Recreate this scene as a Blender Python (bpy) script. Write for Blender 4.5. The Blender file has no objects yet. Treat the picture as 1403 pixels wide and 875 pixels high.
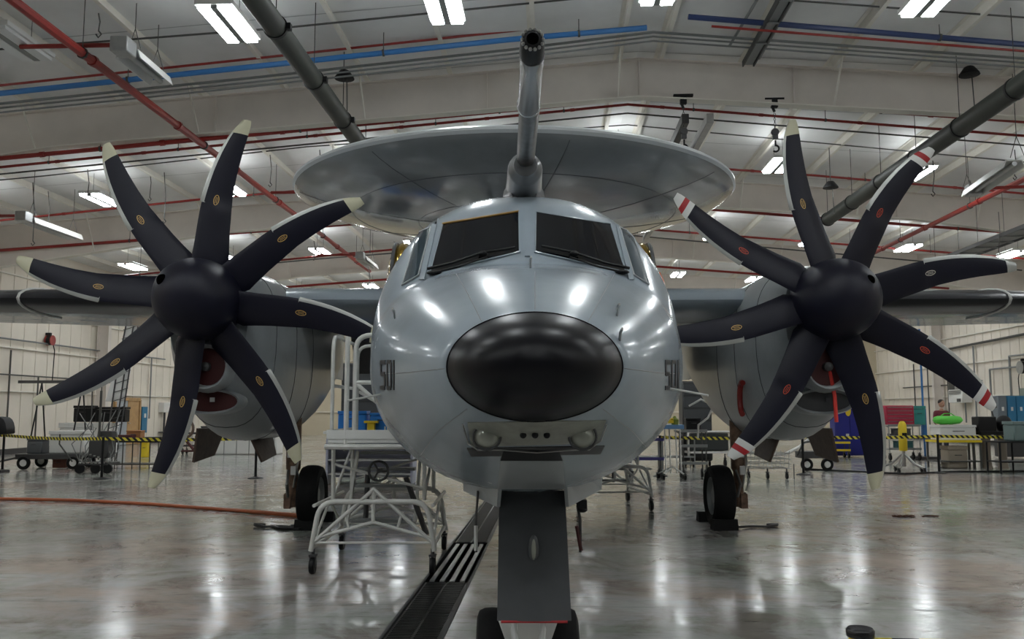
import bpy, math, random
from math import sin, cos, pi, radians, atan, tan, sqrt
from mathutils import Vector, Matrix
from mathutils.bvhtree import BVHTree

random.seed(7)
SC = bpy.context.scene
COL = SC.collection

# ------------------------------------------------------------ camera, world, exposure
F = 1200.0                       # focal length in pixels of the 1403 x 875 frame
CAM_H = 1.6
PITCH = atan(124.5 / F)
cam_d = bpy.data.cameras.new('camera')
cam = bpy.data.objects.new('camera', cam_d)
COL.objects.link(cam)
cam.location = (0, 0, CAM_H)
cam.rotation_euler = (pi / 2 + PITCH, 0, 0)
cam_d.sensor_width = 36
cam_d.lens = F / 1403 * 36
cam_d.clip_start = 0.05
cam_d.clip_end = 300
SC.camera = cam

world = bpy.data.worlds.new('world')
SC.world = world
world.use_nodes = True
world.node_tree.nodes['Background'].inputs[0].default_value = (0.5, 0.55, 0.6, 1)
world.node_tree.nodes['Background'].inputs[1].default_value = 0.05
SC.view_settings.view_transform = 'Standard'
SC.view_settings.look = 'None'
SC.view_settings.exposure = 0.13
SC.view_settings.gamma = 1.0
SC.view_settings.use_curve_mapping = False
LAMP = 33.0                      # strength of the ceiling tubes
try:
    SC.cycles.max_bounces = 8
    SC.cycles.diffuse_bounces = 5
    SC.cycles.glossy_bounces = 4
    SC.cycles.transmission_bounces = 4
    SC.cycles.sample_clamp_indirect = 6
    SC.cycles.caustics_reflective = False
    SC.cycles.caustics_refractive = False
except Exception:
    pass

# ------------------------------------------------------------ coordinates
THB = -atan(55.5 / F)            # the hangar is turned a little against the camera

def P(px, py, Y):
    """world point seen at a pixel at distance Y"""
    a = (px - 701.5) / F; b = (437.5 - py) / F
    d = Vector((a, cos(PITCH) - b * sin(PITCH), sin(PITCH) + b * cos(PITCH)))
    return Vector((0, 0, CAM_H)) + d * (Y / d.y)

def PZ(px, py, z):
    a = (px - 701.5) / F; b = (437.5 - py) / F
    d = Vector((a, cos(PITCH) - b * sin(PITCH), sin(PITCH) + b * cos(PITCH)))
    return Vector((0, 0, CAM_H)) + d * ((z - CAM_H) / d.z)

def G(px, py):
    return PZ(px, py, 0)

RB = Matrix.Rotation(THB, 4, 'Z')
RBI = Matrix.Rotation(-THB, 4, 'Z')

def B(x, y, z):                  # hangar coordinates -> world
    return RB @ Vector((x, y, z))

def TB(v):                       # world -> hangar coordinates
    return RBI @ v

# ------------------------------------------------------------ materials
MATS = {}

def mat(name, col, rough=0.5, metal=0.0, var=0.0, scale=4.0, bump=0.0, bscale=40.0, emit=0.0, alpha=1.0,
        coat=0.0, spec=0.5, var_col=None, rvar=0.0, trans=0.0):
    if name in MATS:
        return MATS[name]
    m = bpy.data.materials.new(name)
    m.use_nodes = True
    nt = m.node_tree
    b = nt.nodes['Principled BSDF']
    b.inputs['Base Color'].default_value = (*col, 1)
    b.inputs['Roughness'].default_value = rough
    b.inputs['Metallic'].default_value = metal
    b.inputs['Specular IOR Level'].default_value = spec
    b.inputs['Coat Weight'].default_value = coat
    b.inputs['Coat Roughness'].default_value = 0.08
    b.inputs['Transmission Weight'].default_value = trans
    m.diffuse_color = (*col, 1)
    if var or bump or rvar:
        tc = nt.nodes.new('ShaderNodeTexCoord')
    if var or rvar:
        n = nt.nodes.new('ShaderNodeTexNoise')
        n.inputs['Scale'].default_value = scale
        n.inputs['Detail'].default_value = 6
        n.inputs['Roughness'].default_value = 0.6
        nt.links.new(tc.outputs['Object'], n.inputs['Vector'])
    if var:
        cr = nt.nodes.new('ShaderNodeValToRGB')
        cr.color_ramp.elements[0].position = 0.32
        cr.color_ramp.elements[1].position = 0.68
        c2 = var_col or tuple(c * (1 - var) for c in col)
        cr.color_ramp.elements[0].color = (*c2, 1)
        cr.color_ramp.elements[1].color = (*[min(1, c * (1 + var * 0.4)) for c in col], 1)
        nt.links.new(n.outputs['Fac'], cr.inputs['Fac'])
        nt.links.new(cr.outputs['Color'], b.inputs['Base Color'])
    if rvar:
        mr = nt.nodes.new('ShaderNodeMapRange')
        mr.inputs['To Min'].default_value = max(0, rough - rvar)
        mr.inputs['To Max'].default_value = rough + rvar
        nt.links.new(n.outputs['Fac'], mr.inputs['Value'])
        nt.links.new(mr.outputs['Result'], b.inputs['Roughness'])
    if bump:
        n2 = nt.nodes.new('ShaderNodeTexNoise')
        n2.inputs['Scale'].default_value = bscale
        n2.inputs['Detail'].default_value = 3
        bp = nt.nodes.new('ShaderNodeBump')
        bp.inputs['Strength'].default_value = bump
        bp.inputs['Distance'].default_value = 0.02
        nt.links.new(tc.outputs['Object'], n2.inputs['Vector'])
        nt.links.new(n2.outputs['Fac'], bp.inputs['Height'])
        nt.links.new(bp.outputs['Normal'], b.inputs['Normal'])
    if emit:
        b.inputs['Emission Color'].default_value = (*col, 1)
        b.inputs['Emission Strength'].default_value = emit
    MATS[name] = m
    return m

def stripes(name, axis_vec, period, c1, c2, rough=0.5):
    """printed diagonal hazard stripes"""
    m = mat(name, c1, rough)
    nt = m.node_tree; b = nt.nodes['Principled BSDF']
    tc = nt.nodes.new('ShaderNodeTexCoord')
    dt = nt.nodes.new('ShaderNodeVectorMath'); dt.operation = 'DOT_PRODUCT'
    dt.inputs[1].default_value = axis_vec
    nt.links.new(tc.outputs['Object'], dt.inputs[0])
    dv = nt.nodes.new('ShaderNodeMath'); dv.operation = 'DIVIDE'; dv.inputs[1].default_value = period
    fr = nt.nodes.new('ShaderNodeMath'); fr.operation = 'FRACT'
    gt = nt.nodes.new('ShaderNodeMath'); gt.operation = 'GREATER_THAN'; gt.inputs[1].default_value = 0.5
    mx = nt.nodes.new('ShaderNodeMix'); mx.data_type = 'RGBA'
    mx.inputs[6].default_value = (*c1, 1); mx.inputs[7].default_value = (*c2, 1)
    nt.links.new(dt.outputs['Value'], dv.inputs[0]); nt.links.new(dv.outputs[0], fr.inputs[0])
    nt.links.new(fr.outputs[0], gt.inputs[0]); nt.links.new(gt.outputs[0], mx.inputs[0])
    nt.links.new(mx.outputs[2], b.inputs['Base Color'])
    return m

GREY = mat('aircraft_grey', (0.305, 0.355, 0.40), 0.24, 0.0, var=0.10, scale=1.6, rvar=0.07, coat=0.22)
GREYLOW = mat('aircraft_underside_grey', (0.34, 0.365, 0.375), 0.34, 0.0, var=0.12, scale=3, rvar=0.08, coat=0.2)
DOME = mat('rotodome_grey', (0.25, 0.26, 0.265), 0.16, 0.0, var=0.16, scale=1.2, rvar=0.06, coat=0.6)
DOMERIM = mat('rotodome_rim_highlight', (0.55, 0.58, 0.6), 0.3, 0.0)
RADOME = mat('radome_black', (0.0015, 0.0015, 0.004), 0.34, 0.0, spec=0.30, var=0.2, scale=8, rvar=0.05)
NAVY = mat('blade_navy', (0.0045, 0.0045, 0.014), 0.45, 0.0, spec=0.32, var=0.15, scale=6, rvar=0.08)
SPIN = mat('spinner_navy', (0.006, 0.006, 0.016), 0.45, 0.0, spec=0.32, var=0.15, scale=5)
NICKEL = mat('nickel_edge', (0.46, 0.47, 0.45), 0.35, 0.6)
CREAM = mat('tip_cream', (0.55, 0.53, 0.38), 0.5)
TIPRED = mat('tip_red', (0.38, 0.015, 0.02), 0.45)
TIPWHITE = mat('tip_white', (0.72, 0.72, 0.70), 0.45)
DECAL = mat('decal_gold', (0.62, 0.40, 0.13), 0.5)
DECALW = mat('decal_white', (0.62, 0.60, 0.52), 0.5)
DECALR = mat('decal_red', (0.55, 0.07, 0.03), 0.5)
BOOT = mat('deicer_black', (0.010, 0.010, 0.014), 0.3)
GLASS = mat('cockpit_glass', (0.004, 0.005, 0.008), 0.06, 0.0, spec=0.38)
SIDEGLASS = mat('side_glass', (0.05, 0.07, 0.085), 0.06, 0.0, spec=0.8)
GOLDGLASS = mat('gold_glass', (0.32, 0.20, 0.035), 0.12, 0.7)
AMBER = mat('amber_seal', (0.33, 0.18, 0.03), 0.5)
BLACK = mat('black_paint', (0.006, 0.006, 0.007), 0.5, spec=0.3)
RUBBER = mat('tire_rubber', (0.007, 0.007, 0.007), 0.75, spec=0.25, var=0.3, scale=20)
STEEL = mat('bare_steel', (0.42, 0.42, 0.41), 0.3, 0.9, var=0.2, scale=12)
DARKSTEEL = mat('dark_steel', (0.07, 0.07, 0.072), 0.5, 0.5)
WHITEP = mat('white_tube_paint', (0.66, 0.66, 0.63), 0.35, var=0.12, scale=9)
WHITE = mat('white_enamel', (0.70, 0.70, 0.68), 0.45)
MAROON = mat('intake_plug_maroon', (0.06, 0.008, 0.008), 0.6)
REDP = mat('sprinkler_red', (0.27, 0.018, 0.014), 0.4, var=0.18, scale=3)
REDBRIGHT = mat('flag_red', (0.62, 0.03, 0.02), 0.5)
ORANGE = mat('orange_hose', (0.42, 0.10, 0.03), 0.45)
BLUEPIPE = mat('pipe_blue', (0.03, 0.16, 0.42), 0.4)
BLUEDARK = mat('pipe_dark_blue', (0.02, 0.04, 0.13), 0.4)
CONDUIT = mat('conduit_grey', (0.23, 0.24, 0.24), 0.45, 0.3)
DARKPIPE = mat('dark_pipe', (0.06, 0.06, 0.055), 0.5)
BEAM = mat('beam_tan_paint', (0.70, 0.645, 0.59), 0.6, var=0.08, scale=1.2)
PURLIN = mat('purlin_cream_paint', (0.78, 0.75, 0.68), 0.55, var=0.08, scale=2)
ROOFM = mat('roof_liner', (0.80, 0.80, 0.79), 0.7, var=0.10, scale=0.7, bump=0.25, bscale=2.5)
SKYL = mat('skylight_panel_white', (0.85, 0.87, 0.87), 0.5)
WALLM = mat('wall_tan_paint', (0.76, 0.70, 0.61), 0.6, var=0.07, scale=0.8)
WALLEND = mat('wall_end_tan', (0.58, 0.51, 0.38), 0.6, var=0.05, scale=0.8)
DUCT = mat('duct_dark_green', (0.022, 0.026, 0.02), 0.55, var=0.3, scale=2)
GALV = mat('galvanised_sheet', (0.40, 0.41, 0.41), 0.35, 0.6, var=0.15, scale=6)
YELLOW = mat('safety_yellow', (0.70, 0.52, 0.02), 0.5)
BLUE = mat('bright_blue', (0.02, 0.21, 0.66), 0.45)
LOCKER = mat('locker_blue', (0.025, 0.17, 0.32), 0.4)
DEEPBLUE = mat('deep_blue', (0.01, 0.015, 0.20), 0.5)
TOOLRED = mat('toolbox_red', (0.42, 0.03, 0.07), 0.35)
TEAL = mat('teal_paint', (0.03, 0.25, 0.23), 0.45)
GREEN = mat('bag_green', (0.10, 0.55, 0.06), 0.6)
WOOD = mat('door_wood', (0.50, 0.31, 0.14), 0.5, var=0.2, scale=5)
COPPER = mat('gear_strut_copper', (0.24, 0.15, 0.10), 0.4, 0.3, var=0.5, scale=14)
BROWN = mat('gear_bay_brown', (0.115, 0.075, 0.055), 0.6, var=0.3, scale=12)
LAMPM = mat('tube_glow', (0.93, 0.98, 1.0), 0.5, emit=LAMP)
FILLM = mat('added_fill_glow', (0.93, 0.98, 1.0), 0.5, emit=LAMP * 0.29)  # added glow that fills in light on the roof liner
LENS = mat('lamp_lens', (0.30, 0.31, 0.27), 0.12, 0.3)
HOUSING = mat('light_housing', (0.30, 0.31, 0.27), 0.4, 0.2, var=0.2, scale=14)
DOORGREY = mat('gear_door_grey', (0.055, 0.058, 0.062), 0.45, var=0.15, scale=6)
TEXTB = mat('marking_black', (0.02, 0.02, 0.022), 0.5)
SKIN = mat('skin', (0.45, 0.25, 0.17), 0.6)
HAIR = mat('hair_dark', (0.03, 0.02, 0.015), 0.7)
SHIRT = mat('shirt_maroon', (0.14, 0.02, 0.035), 0.8)
JEANS = mat('trousers_dark', (0.03, 0.035, 0.05), 0.8)
TAPE = stripes('hazard_tape', (1, 0, 1.0), 0.15, (0.70, 0.60, 0.05), (0.012, 0.012, 0.012))
TAPEPOST = stripes('hazard_post', (0.0, 0, 1.0), 0.3, (0.75, 0.50, 0.03), (0.012, 0.012, 0.012))

def floor_material():
    m = mat('polished_concrete', (0.3, 0.3, 0.3), 0.15)
    nt = m.node_tree; b = nt.nodes['Principled BSDF']
    tc = nt.nodes.new('ShaderNodeTexCoord')
    def noise(scale, detail=6, rough=0.6, vec=None, dist=0.0):
        n = nt.nodes.new('ShaderNodeTexNoise')
        n.inputs['Scale'].default_value = scale; n.inputs['Detail'].default_value = detail
        n.inputs['Roughness'].default_value = rough; n.inputs['Distortion'].default_value = dist
        nt.links.new(vec or tc.outputs['Object'], n.inputs['Vector'])
        return n.outputs['Fac']
    def ramp(fac, stops):
        r = nt.nodes.new('ShaderNodeValToRGB')
        e = r.color_ramp.elements
        while len(e) < len(stops): e.new(0.5)
        for k, (p, c) in enumerate(stops):
            e[k].position = p; e[k].color = (*c, 1)
        nt.links.new(fac, r.inputs['Fac'])
        return r.outputs['Color']
    def mix(fac, a, c, mode='MIX'):
        x = nt.nodes.new('ShaderNodeMix'); x.data_type = 'RGBA'; x.blend_type = mode
        if hasattr(fac, 'is_linked'): nt.links.new(fac, x.inputs[0])
        else: x.inputs[0].default_value = fac
        nt.links.new(a, x.inputs[6]); nt.links.new(c, x.inputs[7])
        return x.outputs[2]
    base = ramp(noise(0.35, 7, 0.62, dist=0.4), [(0.38, (0.28, 0.315, 0.265)), (0.5, (0.43, 0.435, 0.43)), (0.60, (0.39, 0.315, 0.28))])
    blot = ramp(noise(1.1, 10, 0.66, dist=0.6), [(0.38, (0.56, 0.50, 0.46)), (0.48, (0.90, 0.89, 0.88)), (0.64, (1.12, 1.13, 1.10))])
    c = mix(1.0, base, blot, 'MULTIPLY')
    # streaks and scuffs
    mp = nt.nodes.new('ShaderNodeMapping'); mp.inputs['Scale'].default_value = (1.2, 6.0, 1); mp.inputs['Rotation'].default_value = (0, 0, 0.35)
    nt.links.new(tc.outputs['Object'], mp.inputs['Vector'])
    sc = ramp(noise(2.0, 10, 0.70, vec=mp.outputs['Vector']), [(0.33, (0.38, 0.34, 0.31)), (0.43, (0.9, 0.9, 0.9)), (0.62, (1, 1, 1)), (0.70, (1.12, 1.12, 1.08))])
    c = mix(0.8, c, sc, 'MULTIPLY')
    nt.links.new(c, b.inputs['Base Color'])
    rr = nt.nodes.new('ShaderNodeMapRange'); rr.inputs['To Min'].default_value = -0.10; rr.inputs['To Max'].default_value = 0.42
    nt.links.new(noise(6.0, 8, 0.7), rr.inputs['Value']); nt.links.new(rr.outputs['Result'], b.inputs['Roughness'])
    bp = nt.nodes.new('ShaderNodeBump'); bp.inputs['Strength'].default_value = 0.22; bp.inputs['Distance'].default_value = 0.004
    nt.links.new(noise(3.5, 3, 0.5), bp.inputs['Height']); nt.links.new(bp.outputs['Normal'], b.inputs['Normal'])
    b.inputs['Specular IOR Level'].default_value = 0.42
    b.inputs['Coat Weight'].default_value = 0.0
    b.inputs['Coat Roughness'].default_value = 0.10
    return m
FLOORM = floor_material()

# ------------------------------------------------------------ mesh building
def basis(d):
    d = Vector(d).normalized()
    u = Vector((0, 0, 1)) if abs(d.z) < 0.95 else Vector((1, 0, 0))
    a = d.cross(u).normalized()
    return a, d.cross(a).normalized()

class MB:
    def __init__(self):
        self.v = []; self.f = []; self.m = []; self.s = []
    def add(self, vs, fs, mi=0, smooth=True):
        o = len(self.v)
        self.v += [Vector(x) for x in vs]
        for f in fs:
            self.f.append([o + k for k in f]); self.m.append(mi); self.s.append(smooth)
        return self
    def box(self, c, s, rot=None, mi=0):
        """chamfered box about c"""
        c = Vector(c); h = Vector(s) * 0.5
        b = min(h) * 0.12
        vs = []; idx = {}
        for sx in (-1, 1):
            for sy in (-1, 1):
                for sz in (-1, 1):
                    for a in range(3):
                        p = [sx * (h.x - b), sy * (h.y - b), sz * (h.z - b)]
                        p[a] = (sx, sy, sz)[a] * h[a]
                        idx[(sx, sy, sz, a)] = len(vs); vs.append(Vector(p))
        fs = []
        S = (-1, 1)
        for a in range(3):
            o1, o2 = (a + 1) % 3, (a + 2) % 3
            for s0 in S:
                q = []
                for (p1, p2) in ((-1, -1), (1, -1), (1, 1), (-1, 1)):
                    k = [0, 0, 0]; k[a] = s0; k[o1] = p1; k[o2] = p2
                    q.append(idx[(k[0], k[1], k[2], a)])
                fs.append(q if s0 > 0 else q[::-1])
        for a in range(3):                      # edge chamfers run along axis a
            o1, o2 = (a + 1) % 3, (a + 2) % 3
            for p1 in S:
                for p2 in S:
                    def key(sa, ax):
                        k = [0, 0, 0]; k[a] = sa; k[o1] = p1; k[o2] = p2
                        return idx[(k[0], k[1], k[2], ax)]
                    q = [key(-1, o1), key(1, o1), key(1, o2), key(-1, o2)]
                    fs.append(q if p1 * p2 < 0 else q[::-1])
        for sx in S:
            for sy in S:
                for sz in S:
                    q = [idx[(sx, sy, sz, 0)], idx[(sx, sy, sz, 1)], idx[(sx, sy, sz, 2)]]
                    fs.append(q if sx * sy * sz > 0 else q[::-1])
        if rot is not None:
            vs = [rot @ v for v in vs]
        return self.add([v + c for v in vs], fs, mi, False)
    def tube(self, pts, r, seg=8, mi=0, caps=True):
        pts = [Vector(p) for p in pts]
        n = len(pts)
        rr = r if isinstance(r, (list, tuple)) else [r] * n
        d0 = (pts[1] - pts[0]).normalized()
        a, b = basis(d0)
        rings = []
        for i, p in enumerate(pts):
            if i == 0: d = pts[1] - pts[0]
            elif i == n - 1: d = pts[-1] - pts[-2]
            else: d = (pts[i + 1] - p).normalized() + (p - pts[i - 1]).normalized()
            if d.length < 1e-9: d = d0
            d = d.normalized()
            a = (a - d * a.dot(d)); a = a.normalized() if a.length > 1e-6 else basis(d)[0]
            b = d.cross(a)
            k = 1.0
            if 0 < i < n - 1:
                e = (pts[i + 1] - p).normalized()
                k = min(1.6, 1 / max(0.3, abs(e.dot(d))))
            rings.append([p + (a * cos(2 * pi * j / seg) + b * sin(2 * pi * j / seg)) * rr[i] * (k if seg > 4 else 1) for j in range(seg)])
        return self.loft(rings, caps, mi)
    def loft(self, rings, caps=True, mi=0, smooth=True, mifun=None):
        n = len(rings[0]); o = len(self.v)
        for r in rings: self.v += [Vector(p) for p in r]
        for i in range(len(rings) - 1):
            for j in range(n):
                k = (j + 1) % n
                self.f.append([o + i * n + j, o + i * n + k, o + (i + 1) * n + k, o + (i + 1) * n + j])
                self.m.append(mifun(i, j) if mifun else mi); self.s.append(smooth)
        if caps:
            self.f.append([o + j for j in range(n)][::-1]); self.m.append(mi); self.s.append(False)
            q = o + (len(rings) - 1) * n
            self.f.append([q + j for j in range(n)]); self.m.append(mi); self.s.append(False)
        return self
    def lathe(self, prof, o, axis=(0, 0, 1), seg=20, mi=0, caps=True):
        o = Vector(o); ax = Vector(axis).normalized(); a, b = basis(ax)
        rings = [[o + ax * h + (a * cos(2 * pi * j / seg) + b * sin(2 * pi * j / seg)) * max(r, 1e-4) for j in range(seg)] for r, h in prof]
        return self.loft(rings, caps, mi)
    def cyl(self, p0, p1, r, seg=12, mi=0):
        return self.tube([p0, p1], r, seg, mi)
    def ell(self, c, r, seg=16, rings=10, mi=0, rot=None):
        c = Vector(c); out = []
        for i in range(rings + 1):
            t = pi * i / rings
            ring = []
            for j in range(seg):
                p = Vector((r[0] * sin(t) * cos(2 * pi * j / seg), r[1] * sin(t) * sin(2 * pi * j / seg), -r[2] * cos(t)))
                if i in (0, rings): p = Vector((1e-4 * cos(2 * pi * j / seg), 1e-4 * sin(2 * pi * j / seg), p.z))
                if rot is not None: p = rot @ p
                ring.append(c + p)
            out.append(ring)
        return self.loft(out, True, mi)
    def plate(self, poly, th, mi=0):
        """polygon (3D points, planar-ish) thickened along its normal"""
        poly = [Vector(p) for p in poly]
        nrm = (poly[1] - poly[0]).cross(poly[2] - poly[0]).normalized() * th * 0.5
        n = len(poly)
        vs = [p + nrm for p in poly] + [p - nrm for p in poly]
        fs = [list(range(n)), [2 * n - 1 - k for k in range(n)]]
        fs += [[k, n + k, n + (k + 1) % n, (k + 1) % n] for k in range(n)]
        return self.add(vs, fs, mi, False)
    def build(self, name, m, parent=None, loc=None, rotz=0.0, origin=None, label=None, angle=40):
        me = bpy.data.meshes.new(name)
        o = Vector(origin) if origin is not None else Vector((0, 0, 0))
        me.from_pydata([tuple(v - o) for v in self.v], [], self.f)
        for x in (m if isinstance(m, (list, tuple)) else [m]):
            me.materials.append(x)
        me.polygons.foreach_set('material_index', self.m)
        me.polygons.foreach_set('use_smooth', self.s)
        me.validate(); me.update()
        try: me.set_sharp_from_angle(angle=radians(angle))
        except Exception: pass
        ob = bpy.data.objects.new(name, me)
        COL.objects.link(ob)
        if parent is not None: ob.parent = parent
        if loc is not None: ob.location = loc
        elif origin is not None: ob.location = o
        ob.rotation_euler = (0, 0, rotz)
        if label: ob['label'] = label
        return ob

def tag(o, label, cat, group=None, kind=None):
    o['label'] = label; o['category'] = cat
    if group: o['group'] = group
    if kind: o['kind'] = kind
    return o

def thing(name, label, cat, loc=(0, 0, 0), rotz=0.0, group=None):
    o = bpy.data.objects.new(name, None)
    o.empty_display_size = 0.2
    COL.objects.link(o)
    o.location = loc; o.rotation_euler = (0, 0, rotz)
    return tag(o, label, cat, group)

def kids(o):
    return [c for c in bpy.data.objects if c.parent == o]

def copy_tree(o, parent=None):
    c = o.copy(); COL.objects.link(c); c.parent = parent
    for ch in kids(o): copy_tree(ch, c)
    return c

def arc(c, r, a0, a1, n, u, w):
    c = Vector(c); u = Vector(u); w = Vector(w)
    return [c + u * r * cos(a0 + (a1 - a0) * k / n) + w * r * sin(a0 + (a1 - a0) * k / n) for k in range(n + 1)]

def rounded(pts, r, n=4):
    """polyline with rounded corners"""
    pts = [Vector(p) for p in pts]
    out = [pts[0]]
    for i in range(1, len(pts) - 1):
        a, p, b = pts[i - 1], pts[i], pts[i + 1]
        da = (a - p); db = (b - p)
        k = min(r, da.length * 0.45, db.length * 0.45)
        s = p + da.normalized() * k; e = p + db.normalized() * k
        for j in range(n + 1):
            t = j / n
            out.append(s * (1 - t) ** 2 + p * 2 * t * (1 - t) + e * t * t)
    out.append(pts[-1])
    return out

# ============================================================ THE HANGAR
BY0, BY1 = -13.0, 56.5
WL, WR = -20.0, 20.5
RX = 1.9
ZR = 9.20          # underside of the roof at the ridge
SL = 0.072
FR = [-9.8, -0.6, 9.0, 18.5, 28.0, 37.5, 47.0]     # rigid frames

def roofz(x): return ZR - SL * abs(x - RX)

def struct(name, mb, m, parent=None, origin=(0, 0, 0), rotz=THB):
    o = mb.build(name, m, parent, origin=origin, rotz=0 if parent else rotz)
    if parent is None: o['kind'] = 'structure'
    return o

# floor, cut around the drain trench ------------------------------------------------
TX0, TX1, TY0, TY1 = -1.21, -0.80, 2.5, 26.0
fl = MB()
for (x0, x1, y0, y1) in ((WL, TX0, BY0, BY1), (TX1, WR, BY0, BY1), (TX0, TX1, BY0, TY0), (TX0, TX1, TY1, BY1)):
    fl.add([(x0, y0, 0), (x1, y0, 0), (x1, y1, 0), (x0, y1, 0)], [[0, 1, 2, 3]], 0, False)
floor = struct('floor', fl, FLOORM)
# thin saw-cut joints in the slab
jt = MB()
for y in (7.4, 13.1, 19.0, 25.0):
    for (x0, x1) in ((WL, TX0 - .02), (TX1 + .02, WR)):
        jt.add([(x0, y, .0012), (x1, y, .0012), (x1, y + .012, .0012), (x0, y + .012, .0012)], [[0, 1, 2, 3]], 0, False)
for x in (-12, -6.6, 4.9, 10.2):
    jt.add([(x, 1, .0013), (x + .012, 1, .0013), (x + .012, 50, .0013), (x, 50, .0013)], [[0, 1, 2, 3]], 0, False)
jt.build('slab_joint', DARKSTEEL, floor)
# trench: lining, then covers and grating bars
tr = MB()
tr.add([(TX0, TY0, -.3), (TX1, TY0, -.3), (TX1, TY1, -.3), (TX0, TY1, -.3)], [[0, 1, 2, 3]], 0, False)
for x in (TX0, TX1):
    tr.add([(x, TY0, -.3), (x, TY1, -.3), (x, TY1, 0), (x, TY0, 0)], [[0, 1, 2, 3]], 0, False)
for y in (TY0, TY1):
    tr.add([(TX0, y, -.3), (TX1, y, -.3), (TX1, y, 0), (TX0, y, 0)], [[0, 1, 2, 3]], 0, False)
tr.build('trench_lining', BLACK, floor)
kb = MB()
for x in (TX0 - .012, TX1 + .012):
    kb.box((x, (TY0 + TY1) / 2, .001), (.024, TY1 - TY0, .01))
kb.build('trench_edge_angle', DARKSTEEL, floor)
def cover(y0, y1):
    c = MB()
    w = TX1 - TX0 - .01
    c.box(((TX0 + TX1) / 2, (y0 + y1) / 2, -.014), (w, y1 - y0 - .01, .016))
    n = int((y1 - y0) / .045)
    for k in range(n):
        for sx in (-.095, .095):
            c.box(((TX0 + TX1) / 2 + sx, y0 + (k + .5) * (y1 - y0) / n, -.004), (w * .42, .017, .008))
    return c.build('trench_cover', mat('cast_iron_dark', (0.02, 0.02, 0.021), 0.4, 0.5, var=.3, scale=8), floor)
for k in range(5): cover(2.6 + k * 1.16, 2.6 + (k + 1) * 1.16)
for k in range(4):
    b_ = MB(); x = TX0 + .06 + k * .096
    b_.box((x, 9.6, -.006), (.045, 2.3, .012))
    b_.build('grating_bar', GALV, floor)
for k in range(11): cover(10.9 + k * 1.3, 10.9 + (k + 1) * 1.3)

# ceiling ---------------------------------------------------------------------------
ce = MB()
for (xa, xb) in ((WL, RX), (RX, WR)):
    za, zb = roofz(xa) + .2, roofz(xb) + .2
    ce.add([(xa, BY0, za), (xb, BY0, zb), (xb, BY1, zb), (xa, BY1, za)], [[3, 2, 1, 0]], 0, False)
ceiling = struct('ceiling', ce, ROOFM)
# lapped liner sheets' seams run across the roof
PX = [RX - .45, RX + .45] + [RX + s * (.45 + 1.84 * k) for s in (-1, 1) for k in range(1, 12)]
for x in PX:
    if not (WL + .1 < x < WR - .1): continue
    p = MB(); z = roofz(x)
    L = BY1 - BY0; yc = (BY0 + BY1) / 2
    p.box((x, yc, z + .1), (.012, L, .2))
    p.box((x + .04, yc, z + .005), (.085, L, .012))
    p.box((x - .04, yc, z + .195), (.085, L, .012))
    p.build('purlin', PURLIN, ceiling)
# seams
sm = MB()
y = BY0 + 1
while y < BY1:
    for (xa, xb) in ((WL, RX), (RX, WR)):
        for t in range(1):
            za, zb = roofz(xa) + .19, roofz(xb) + .19
            sm.add([(xa, y, za), (xb, y, zb), (xb, y + .03, zb), (xa, y + .03, za)], [[3, 2, 1, 0], [0, 1, 2, 3]], 0, False)
    y += 3.05
sm.build('liner_seam', mat('seam_tape', (.42, .42, .41), .6), ceiling)
for (x0, x1, y0, y1) in ((-15.6, -14.4, 13.6, 17.4), (13.0, 14.2, 22.5, 26)):
    q = MB()
    q.add([(x0, y0, roofz(x0) + .18), (x1, y0, roofz(x1) + .18), (x1, y1, roofz(x1) + .18), (x0, y1, roofz(x0) + .18)], [[3, 2, 1, 0]], 0, False)
    q.build('skylight_panel', SKYL, ceiling)

def zbot(x):
    """underside of the frame: .85 deep at the ridge, haunched towards the eaves"""
    d = .86
    e = min(x - WL, WR - x)
    if e < 9: d = .86 + (9 - e) * .075
    return roofz(x) - d

def ztop(x): return roofz(x) - .02

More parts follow.
